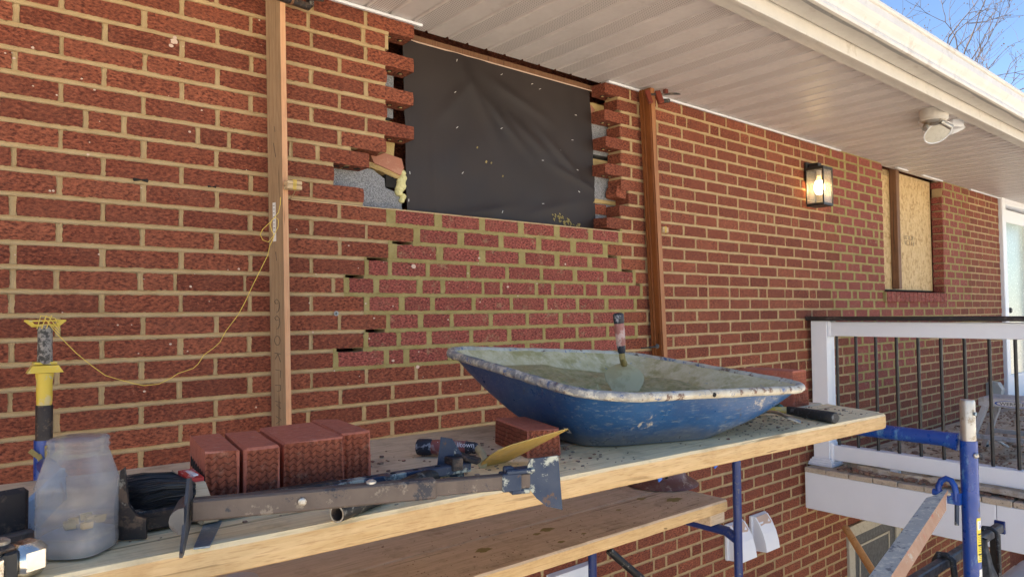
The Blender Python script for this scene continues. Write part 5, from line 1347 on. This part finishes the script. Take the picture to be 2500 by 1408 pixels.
# wet mortar heaped inside
def mort(i, j):
    s = i/NS; f = j/14
    lift = .40 if True else 0
    P = trayp(s, .34+.08*N3(cos(2*pi*s)*2, sin(2*pi*s)*2, 7)-.16*max(0, cos(2*pi*(s-.62))), .007)
    c = Vector((1.38, -1.06, -.216)); p = P.lerp(c, f)
    p.z += (.020*N3(p.x*9, p.y*9, 2)+.013*N3(p.x*24, p.y*24, 3)+.005*N3(p.x*70, p.y*70, 4))*min(1, f*5) - .0
    p.z += .022*math.exp(-((p.x-1.20)**2+(p.y+.98)**2)/.02)*min(1, f*4)
    return p
t = MB(); vs = [mort(i, j) for j in range(15) for i in range(NS)]
t.add(vs, [(j*NS+i, j*NS+(i+1) % NS, (j+1)*NS+(i+1) % NS, (j+1)*NS+i) for j in range(14) for i in range(NS)])
o = t.build('mortar_heap', 'wet', None, True, off=(1.4, -1.05, -.25)); tag(o, 'wet olive mortar heaped inside the blue barrow tray', 'mortar')

# ------------------------------------------------------------------ TROWELS
def trowel(nm, lab, hp, hq, bend, tip, bn, bw_, mats, text=None, hr=.0165, heel=.03):
    """handle hp (cap) to hq, neck through the points bend to the heel of the blade, blade to tip with face normal bn"""
    hp, hq, tip = Vector(hp), Vector(hq), Vector(tip); o = thing(nm, tuple((hp+hq)/2), lab, 'trowel')
    d = hq-hp; t = MB(); t.tube([hp+d*.26, hp+d*.34, hp+d*.6, hp+d*.80, hp+d*.81], [hr*.96, hr, hr*.97, hr*.88, hr*.86], 16); t.build('grip', mats[0], o, True)
    t = MB(); t.tube([hp, hp+d*.02, hp+d*.05, hp+d*.24, hp+d*.258], [hr*.7, hr*1.0, hr*1.08, hr*1.06, hr*.97], 16); t.build('end_cap', mats[1], o, True)
    t = MB(); t.tube([hp+d*.812, hp+d*.95, hq], [hr*.86, hr*.78, hr*.62], 14); t.build('ferrule', mats[1], o, True)
    bend = [Vector(b) for b in bend]; t = MB(); t.tube([hq]+bend, [.008]+[.0085]*(len(bend)-1)+[.0095], 10); t.build('neck', mats[2], o, True)
    h = bend[-1]; ax_ = (tip-h); L_ = ax_.length; ax_.normalize(); bn = Vector(bn); bn = (bn-ax_*bn.dot(ax_)).normalized(); s = ax_.cross(bn)
    out = [(-.012, .16), (.03, .42), (.10, .74), (.20, .96), (.27, 1.0), (.36, .95), (.6, .60), (.85, .24), (.97, .07), (1.0, 0)]
    L1 = [h+ax_*(a*L_)+s*(b*bw_/2) for a, b in out]; L2 = [h+ax_*(a*L_)-s*(b*bw_/2) for a, b in reversed(out[:-1])]
    t = MB(); t.prism([p-bn*.0011 for p in L1+L2], bn*.0022); t.build('blade', mats[3], o)
    if text:
        tx = MB(); n = text[1]; zd = Vector(text[2]); xd = d.normalized(); yd = zd.cross(xd).normalized()
        text_into(tx, text[0], hp+d*.30+zd.normalized()*(hr*1.02)-yd*.004, xd, yd, n, 'label'); tx.build('grip_print', None, o, recalc=False)
    return o
dD = 1.985
hp = onD(1509, 764, dD-.10); hq = onD(1518, 862, dD-.10); n1 = onD(1519, 872, dD-.10); n2 = onD(1521, 882, dD-.07); heel = onD(1524, 888, dD-.05); tip = onD(1527, 1010, dD-.13)
trowel('pointing_trowel', 'trowel with worn pink grip standing in the wet mortar of the tray', hp, hq, [n1, n2, heel], tip, -FW, .108, ('leather', 'grip', 'new_mortar', 'trowel_wet'), hr=.0135)
zz = PZ+.020
hp = onZ(1017, 1090, zz); hq = onZ(1166, 1093, zz); 
b1 = onZ(1176, 1106, PZ+.016); b2 = onZ(1182, 1122, PZ+.010); heel = onZ(1178, 1133, PZ+.008); tip = onZ(1387, 1046, PZ+.074)
vb = ray(1280, 1090).normalized(); ab = (tip-heel).normalized(); nb_ = ab.cross(vb).normalized(); nb_ = nb_ if nb_.z > 0 else -nb_
fb = nb_.cross(ab).normalized(); BN = nb_*.97+fb*.24*(1 if fb.dot(vb) > 0 else -1)
trowel('brick_trowel', 'trowel with red grip and ochre blade propped against the wedged brick', hp, hq, [b1, b2, heel], tip, BN, .112, ('leather_red', 'grip', 'trowel_wet', 'brass_blade'), ('Marshalltown', .0155, (-.35, -1.0, .55)))

# ------------------------------------------------------------------ BRICK TONGS AND OTHER TOOLS
a = onZ(468, 1243, PZ+.043); b = onZ(1284, 1170, PZ+.043); d = (b-a).normalized(); F = frame(d)
tg = thing('brick_tongs', tuple((a+b)/2), 'rusty adjustable brick tongs lying along the front edge of the upper plank', 'brick tongs', 'brick tongs on the upper planks')
t = MB(); t.obox((a+b)/2-d*(b-a).length*.15, ((b-a).length*.35, .0115, .0150), F, None, .003); t.build('outer_bar', 'rust', tg)
t = MB(); t.obox((a+b)/2+d*(b-a).length*.25, ((b-a).length*.26, .0095, .0118), F, None, .002); t.build('inner_bar', 'rust', tg)
t = MB(); t.obox((a+b)/2+d*(b-a).length*.445+Vector((0, 0, .000)), (.016, .0125, .0145), F, None, .002); t.build('end_sleeve', 'tong_blue', tg)
hz = Vector((d.y, -d.x, 0)); hz = hz if hz.y < 0 else -hz     # towards the viewer
def plate(nm, org, u, v, poly, th, mat, par, sm=False):
    org, u, v = Vector(org), Vector(u).normalized(), Vector(v).normalized(); n = u.cross(v); t = MB(); t.prism([org+u*p+v*q-n*th/2 for p, q in poly], n*th); return t.build(nm, mat, par)
plate('jaw_plate', a-d*.004, hz, (0, 0, 1), [(-.035, .022), (-.02, .040), (.004, .044), (.02, .030), (.055, -.010), (.082, -.034), (.080, -.0405), (.060, -.0405), (.02, -.030), (-.035, -.020)], .004, 'plate_steel', tg)
t = MB(); n = 9
vs = []
for k in range(n):
    an = pi*k/(n-1); 
    for q in (-.026, .052): vs.append(a-d*(.004+.019*sin(an))+Vector((0, 0, .018*cos(an)-.002))+hz*(q-.004*sin(an)))
t.add(vs, [(2*k, 2*k+1, 2*k+3, 2*k+2) for k in range(n-1)]+[tuple(2*k for k in range(n))]+[tuple(2*k+1 for k in range(n))]); t.build('jaw_back', 'plate_steel', tg, True)
pl = b+d*.022
plate('jaw_plate', b+hz*.006+d*.010, (d.x, d.y, 0), (0, 0, 1), [(-.012, .018), (-.004, .034), (.044, .036), (.050, -.052), (.022, -.044), (.006, -.030), (-.008, -.012)], .004, 'tong_blue', tg)
t = MB(); t.obox(b-d*.012+Vector((0, 0, .016)), (.024, .013, .004), F, None, .002); t.obox(b-d*.03+Vector((0, 0, .019)), (.008, .006, .005), F, None, .002); t.obox(b-d*.012-Vector((0, 0, .016)), (.016, .011, .004), F, None, .002); t.build('linkage', 'tong_blue', tg)
t = MB(); m_ = (a+b)/2; t.lathe([(.008, 0), (.008, .003), (.003, .006)], m_+d*.00+Vector((0, 0, .0152)), (0, 0, 1), 10); t.build('rivet', 'galv', tg); t = MB(); t.lathe([(.006, 0), (.006, .003), (.003, .004)], m_-d*.10+hz*.0118, hz, 10); t.build('rivet', 'galv', tg)
# second pair behind
a2 = onZ(330, 1272, PZ+.022); a2 = Vector((a2.x-.02, a2.y+.018, PZ+.018)); b2 = onZ(1140, 1140, PZ+.016); d2 = (b2-a2).normalized(); F2 = frame(d2); h2 = Vector((d2.y, -d2.x, 0)); h2 = h2 if h2.y < 0 else -h2
tg2 = thing('brick_tongs', tuple((a2+b2)/2), 'dark brick tongs with drilled bar lying behind the rusty pair', 'brick tongs', 'brick tongs on the upper planks')
L2_ = (b2-a2).length
t = MB(); t.obox((a2+b2)/2-d2*L2_*.22, (L2_*.28, .011, .0145), F2, None, .003); t.build('outer_bar', 'dark_steel', tg2)
t = MB(); t.obox((a2+b2)/2+d2*L2_*.22+Vector((0, 0, .002)), (L2_*.285, .012, .009), F2, None, .002); ib = t.build('drilled_bar', 'tong_blue', tg2)
t = MB()
for k in range(6): t.lathe([(.0001, .0003), (.0052, .0003), (.006, -.001)], a2+d2*L2_*(.50+.078*k)+Vector((0, 0, .0113)), (0, 0, 1), 10)
t.build('bolt_hole', 'cavity', ib, recalc=False)
plate('jaw_plate', onZ(302, 1288, PZ+.018), (.86, -.5, 0), (0, 0, 1), [(-.010, -.016), (-.012, .03), (-.004, .080), (.001, .084), (.006, .034), (.018, .016), (.030, .012), (.030, -.016)], .006, 'dark_steel', tg2)
plate('jaw_plate', b2-d2*.028+h2*(-.012), (.80, -.60, 0), (0, 0, 1), [(-.030, -.016), (-.020, .060), (.002, .056), (.026, .018), (.024, -.016)], .004, 'tong_blue', tg2)
t = MB(); t.obox(b2-d2*.004+Vector((0, 0, .020)), (.030, .011, .005), frame((.6, -.8, -.25)), None, .002); t.obox(b2-d2*.03+Vector((0, 0, .012)), (.012, .016, .012), F2, None, .002); t.build('linkage', 'dark_steel', tg2)
# steel tube under the bar
a = onZ(822, 1254, PZ+.0135); b = a+Vector((.26, .125, 0)); t = MB(); n = 16
ax_ = (b-a).normalized(); t.tube([a, b], .0132, n, 'black_pipe', False); t.tube([a+ax_*.0005, a+ax_*.05], .0106, n, 'rust', False)
u_ = ax_.orthogonal().normalized(); v_ = ax_.cross(u_)
t.add([a+(u_*cos(2*pi*k/n)+v_*sin(2*pi*k/n))*r for r in (.0132, .0106) for k in range(n)], [(k, (k+1) % n, n+(k+1) % n, n+k) for k in range(n)], 'galv'); t.tube([a+ax_*.05, a+ax_*.052], .0106, n, 'cavity')
o = t.build('steel_tube', None, None, True, off=tuple(a), recalc=False); tag(o, 'short dark steel tube with open end under the rusty tongs', 'tube')
S4 = [onZ(*p, PZ+.001) for p in ((472, 1341), (512, 1336), (541, 1274), (500, 1276))]
t = MB(); t.prism(S4, (0, 0, .0025)); o = t.build('steel_strip', 'strip_blue', None, off=tuple(S4[0])); tag(o, 'flat blue grey steel strip poking out under the rusty tongs', 'steel strip')
# brush
bo = onY(505, 1205, -1.235); bk_ = onY(432, 1135, -1.105); av = Vector((bk_.x-bo.x, bk_.y-bo.y, 0)).normalized(); bv = Vector((-av.y, av.x, 0)); bo.z = PZ+.0125
bru = thing('brush', tuple(bo), 'masonry brush with thick black bristles and pale wooden handle, red label', 'brush')
def bl(al, be, z): return bo+av*al+bv*be+Vector((0, 0, z-.012))
t = MB(); pl_ = [(-.018, .030), (-.022, .016), (-.012, .006), (.004, .003), (.022, .001), (.118, .0), (.122, .030), (.04, .034), (.012, .040), (-.004, .040)]
t.prism([bl(p, -.010, 0.002+.0) + Vector((0, 0, q)) for p, q in [(-.022, .004), (-.024, .016), (-.016, .026), (-.002, .030), (.014, .036), (.032, .052), (.118, .062), (.122, .02), (.118, .0), (-.012, .0)]], bv*.022); t.build('wooden_handle', 'brush_wood', bru)
t = MB(); t.prism([bl(p, -.0104, .002)+Vector((0, 0, q)) for p, q in [(.040, .0585), (.040, .040), (.088, .040), (.088, .0645)]], bv*.0228); lb = t.build('red_label', 'red_print', bru)
t = MB()
for k in range(4): t.obox(bl(.05+.009*k, -.0112, .052), (.0028, .0006, .005), frame(av), None)
t.obox(bl(.064, .0, .0640), (.018, .004, .0012), frame(av)); t.build('label_print', 'label', lb)
t = MB(); q = random.Random(8)
t.add([bl(al, be, z) for z in (.002, .058) for al, be in ((.018, .012), (.112, .012), (.108, .074), (.022, .074))], [(0, 1, 2, 3), (4, 5, 6, 7), (0, 1, 5, 4), (1, 2, 6, 5), (2, 3, 7, 6), (3, 0, 4, 7)])
for _ in range(4200):
    al = q.uniform(.014, .116); z = q.uniform(.001, .060); Lb = .078*q.uniform(.93, 1.02); 
    dv = bv + av*q.gauss((al-.065)*1.0, .035)+Vector((0, 0, q.gauss((z-.03)*1.0+.02, .035)))
    p = bl(al, .011, z); e_ = p+dv*Lb; e_.z = max(e_.z, PZ+.001); s_ = (av*q.uniform(-1, 1)+Vector((0, 0, q.uniform(-1, 1)))).normalized()*.0008
    mid = p.lerp(e_, .6)+Vector((0, 0, .003)); t.add([p-s_, p+s_, mid+s_*.8, mid-s_*.8, e_], [(0, 1, 2, 3), (3, 2, 4)])
t.build('bristles', 'bristle', bru, kind='stuff', recalc=False)
# plastic jar
jb = onZ(190, 1372, PZ); jc = Vector((jb.x+.006, jb.y+.045, PZ))
jr = thing('plastic_jar', tuple(jc), 'cloudy translucent plastic jar with open mouth at the left end of the planks', 'jar')
R0 = .0425
prof = [(.0001, .004), (R0*.80, .0015), (R0*.95, .004), (R0*1.0, .012), (R0*1.0, .024), (R0*.965, .028), (R0*1.0, .032), (R0*1.0, .046), (R0*.965, .050), (R0*1.0, .054), (R0*1.0, .074), (R0*.97, .078), (R0*1.0, .082), (R0*1.0, .102), (R0*1.03, .106), (R0*1.0, .111), (R0*.95, .120), (R0*.80, .147), (R0*.745, .154), (R0*.74, .160), (R0*.78, .161), (R0*.78, .164), (R0*.74, .165), (R0*.74, .169), (R0*.77, .170), (R0*.77, .1735), (R0*.73, .175)]
prof = [(r, h*.865) for r, h in prof]
t = MB(); t.lathe(prof, jc, (0, 0, 1), 40, None, 1.3, (.75, -.66, 0)); sh_ = t.build('jar_wall', 'plastic', jr, True)
t = MB(); t.lathe([(r*.955, h+.0015) for r, h in prof[1:]], jc, (0, 0, 1), 36, None, 1.3, (.75, -.66, 0)); t.build('inner_wall', 'plastic', jr, True)
t = MB(); t.lathe([(.0001, .0035), (R0*.88, .0035), (R0*.92, .012), (R0*.90, .027), (R0*.5, .033), (.0001, .030)], jc, (0, 0, 1), 30, None, 1.3, (.75, -.66, 0)); o = t.build('chalk_powder', 'sack', None, True, off=tuple(jc)); tag(o, 'pale grey powder in the bottom of the plastic jar', 'powder')
t = MB(); q = random.Random(6)
for k in range(9):
    an = q.uniform(0, 6.28); r = q.uniform(.006, .03); chunk(t, jc+Vector((r*cos(an), r*sin(an), .034+q.uniform(.0, .012))), (.008, .006, .005), q)
o = t.build('plastic_plug', 'brass_blade', None, kind='stuff', off=tuple(jc)); tag(o, 'small ochre plugs lying inside the plastic jar', 'plugs')
# tools at the left end
cl_ = thing('locking_clamp', (.06, -1.22, PZ), 'chrome bodied clamp tool with dark slot at the lower left corner', 'clamp tool')
c0 = onZ(28, 1372, PZ+.022); dx = Vector((.93, -.02, .0)).normalized(); dx = (onZ(95, 1345, PZ+.022)-onZ(-60, 1392, PZ+.022)).normalized(); Fc = frame(dx)
t = MB(); t.obox(c0-dx*.052, (.040, .020, .0195), Fc, None, .008); t.obox(c0+dx*.016, (.020, .0205, .0200), Fc, None, .009); t.build('body', 'chrome', cl_, True)
t = MB(); t.obox(c0-dx*.010, (.0085, .0185, .018), Fc, None, .003); t.build('slot', 'black', cl_)
t = MB(); t.obox(c0-dx*.05+Vector((0, 0, .0215)), (.046, .017, .004), Fc, None, .003); t.build('lever', 'dark_steel', cl_)
t = MB(); t.lathe([(.011, 0), (.011, .004), (.006, .007), (.0001, .0075)], c0-dx*.014+Vector((0, 0, .0255)), (0, 0, 1), 16); t.build('pivot', 'galv', cl_, True)
t = MB(); t.tube([c0-dx*.07+Vector((0, .01, .024)), c0-dx*.04+Vector((0, .016, .030)), c0-dx*.012+Vector((0, .018, .028))], .0022, 6); t.build('spring', 'dark_steel', cl_)
pp = onZ(35, 1305, PZ+.03)
rp = thing('steel_pad', (pp.x, pp.y, PZ), 'rusty dark steel pad standing behind the chrome clamp at the left edge', 'steel pad')
F5 = frame((.96, .25, 0)); t = MB(); t.obox(Vector((pp.x-.026, pp.y+.03, PZ+.041)), (.046, .007, .0415), F5, None, .006); t.build('pad', 'dark_steel', rp)
t = MB(); t.obox(Vector((pp.x-.02, pp.y+.016, PZ+.014)), (.045, .008, .0135), F5, None, .003); t.build('foot', 'rust', rp)
sp5 = onZ(95, 1270, PZ+.03)
t = MB(); Fq = frame((.45, .88, .16)); t.obox(sp5+Vector((.012, .055, .012)), (.072, .004, .026), Fq, None, .002); o = t.build('blue_plate', 'shale', None, off=tuple(sp5)); tag(o, 'pale blue plate leaning between the rusty pad and the jar', 'plate')
# hard hat
hc = onZ(1638, 1188, -.703); hc = Vector((hc.x+.03, hc.y+.075, -.7045))
hh = thing('hard_hat', tuple(hc), 'dirty brown full brim hard hat resting on the lower planks', 'hard hat')
t = MB(); t.lathe([(.1500, .004), (.152, .002), (.149, .007), (.128, .019), (.108, .030), (.100, .040), (.096, .060), (.090, .095), (.072, .125), (.040, .143), (.0001, .149)], hc, (0, 0, 1), 44, None, 0, (.8, -.6, 0)); t.build('shell', 'hat', hh, True)
t = MB(); t.obox(hc+Vector((-.02, 0, .118)), (.10, .008, .034), None, None, .006); t.build('ridge', 'hat', hh, True)
t = MB(); p = hc+Vector((-.062, -.078, .045)); t.lathe([(.0062, 0), (.0062, .002), (.003, .003)], p, (-.6, -.8, .2), 10); t.build('accessory_hole', 'cavity', hh)
# tools right of the barrow
hm = thing('hammer', (1.93, -1.33, PZ), 'hammer with yellow shaft and black rubber grip right of the barrow', 'hammer')
a = onZ(2040, 1020, PZ+.016); b = onZ(1925, 1001, PZ+.016); c = onZ(1800, 999, PZ+.018); d = (b-a)
t = MB(); t.tube([a, a+d*.02, a+d*.3, a+d*.7, b], [.0135, .016, .0155, .0140, .0125], 16); t.build('grip', 'rubber', hm, True)
t = MB(); t.tube([b, b.lerp(c, .4), c], [.0105, .0095, .009], 14); t.build('shaft', 'yellow_plastic', hm, True)
t = MB(); t.obox(c, (.016, .055, .013), frame(c-b), None, .004); t.build('head', 'dark_steel', hm)
t = MB(); P = [onZ(x, y, PZ+h) for x, y, h in [(1862, 1006, .010), (1880, 1004, .020), (1900, 1007, .026), (1925, 1018, .018), (1955, 1030, .006)]]
n = len(P); vs = []
for i, p in enumerate(P):
    tn = (P[min(i+1, n-1)]-P[max(i-1, 0)]).normalized(); s_ = tn.cross(Vector((0, 0, 1))).normalized(); 
    for q in (-.0075, -.003, .003, .0075): vs.append(p+s_*q+Vector((0, 0, .004 if abs(q) < .004 else 0)))
    for q in (-.0075, .0075): vs.append(p+s_*q-Vector((0, 0, .003)))
t.add(vs, [(6*i+k, 6*(i+1)+k, 6*(i+1)+k+1, 6*i+k+1) for i in range(n-1) for k in range(3)]+[(6*i+4, 6*(i+1)+4, 6*(i+1), 6*i) for i in range(n-1)]+[(6*i+3, 6*(i+1)+3, 6*(i+1)+5, 6*i+5) for i in range(n-1)]+[(6*i+4, 6*i+5, 6*(i+1)+5, 6*(i+1)+4) for i in range(n-1)]+[(0, 1, 2, 3, 5, 4), (6*n-6, 6*n-5, 6*n-4, 6*n-3, 6*n-1, 6*n-2)])
o = t.build('brick_jointer', 'galv', None, True, off=tuple(P[2])); tag(o, 'curved steel brick jointer beside the black hammer grip', 'jointer')
t = MB(); a = onZ(1868, 986, PZ+.018); b = onZ(1906, 996, PZ+.014); t.tube([a-(b-a)*.9, a, a.lerp(b, .6), b, b+(b-a)*.06], [.012, .0165, .0165, .011, .004], 14); o = t.build('green_handle', 'green', None, True, off=tuple(a)); tag(o, 'green plastic tool handle behind the hammer', 'tool handle')

# ------------------------------------------------------------------ BARE TREE BEYOND THE ROOF
TD = 17.0
tb = onD(2200, 300, TD); tree = thing('bare_tree', (tb.x, tb.y, GZ), 'bare winter tree with thin branches rising beyond the eave', 'tree')
qt = random.Random(19); wood = MB(); buds = MB()
def limb(p, d, L_, r, depth):
    n = 5; P = [p]; d = d.normalized()
    for i in range(n):
        d = (d+Vector((qt.gauss(0, .13), qt.gauss(0, .13), qt.gauss(.02, .10)))).normalized(); P.append(P[-1]+d*L_/n)
    wood.tube(P, [r*(1-.55*i/n) for i in range(n+1)], 5 if depth > 1 else 4, None, False)
    if depth == 0 or r < .003:
        chunk(buds, P[-1], (.010, .010, .016), qt)
        return
    m = 3
    for k in range(m):
        i = qt.randint(2, n); ang = qt.uniform(.35, .95); o_ = d.orthogonal().normalized(); o_.rotate(Matrix.Rotation(qt.uniform(0, 6.28), 3, d))
        nd = d*cos(ang)+o_*sin(ang); nd.z += .10
        limb(P[i], nd, L_*qt.uniform(.55, .78), r*.55, depth-1)
base_t = Vector((tb.x, tb.y, GZ)); top = onD(2205, 300, TD)
trunk = MB(); trunk.tube([base_t, base_t+Vector((.05, 0, 2.5)), base_t.lerp(top, .7)], [.26, .2, .17], 10); trunk.build('trunk', 'bark', tree, True)
fork = base_t.lerp(top, .7)
for (x, y), L_, r in [((2225, 60), 2.6, .05), ((2300, 50), 2.9, .05), ((2370, 130), 3.0, .045), ((2170, 20), 2.4, .045)]:
    d_ = onD(x, y, TD)-fork; limb(fork, d_, L_, r, 4)
wood.build('crown', 'bark', tree, recalc=False); buds.build('buds', 'bark', tree, kind='stuff', recalc=False)
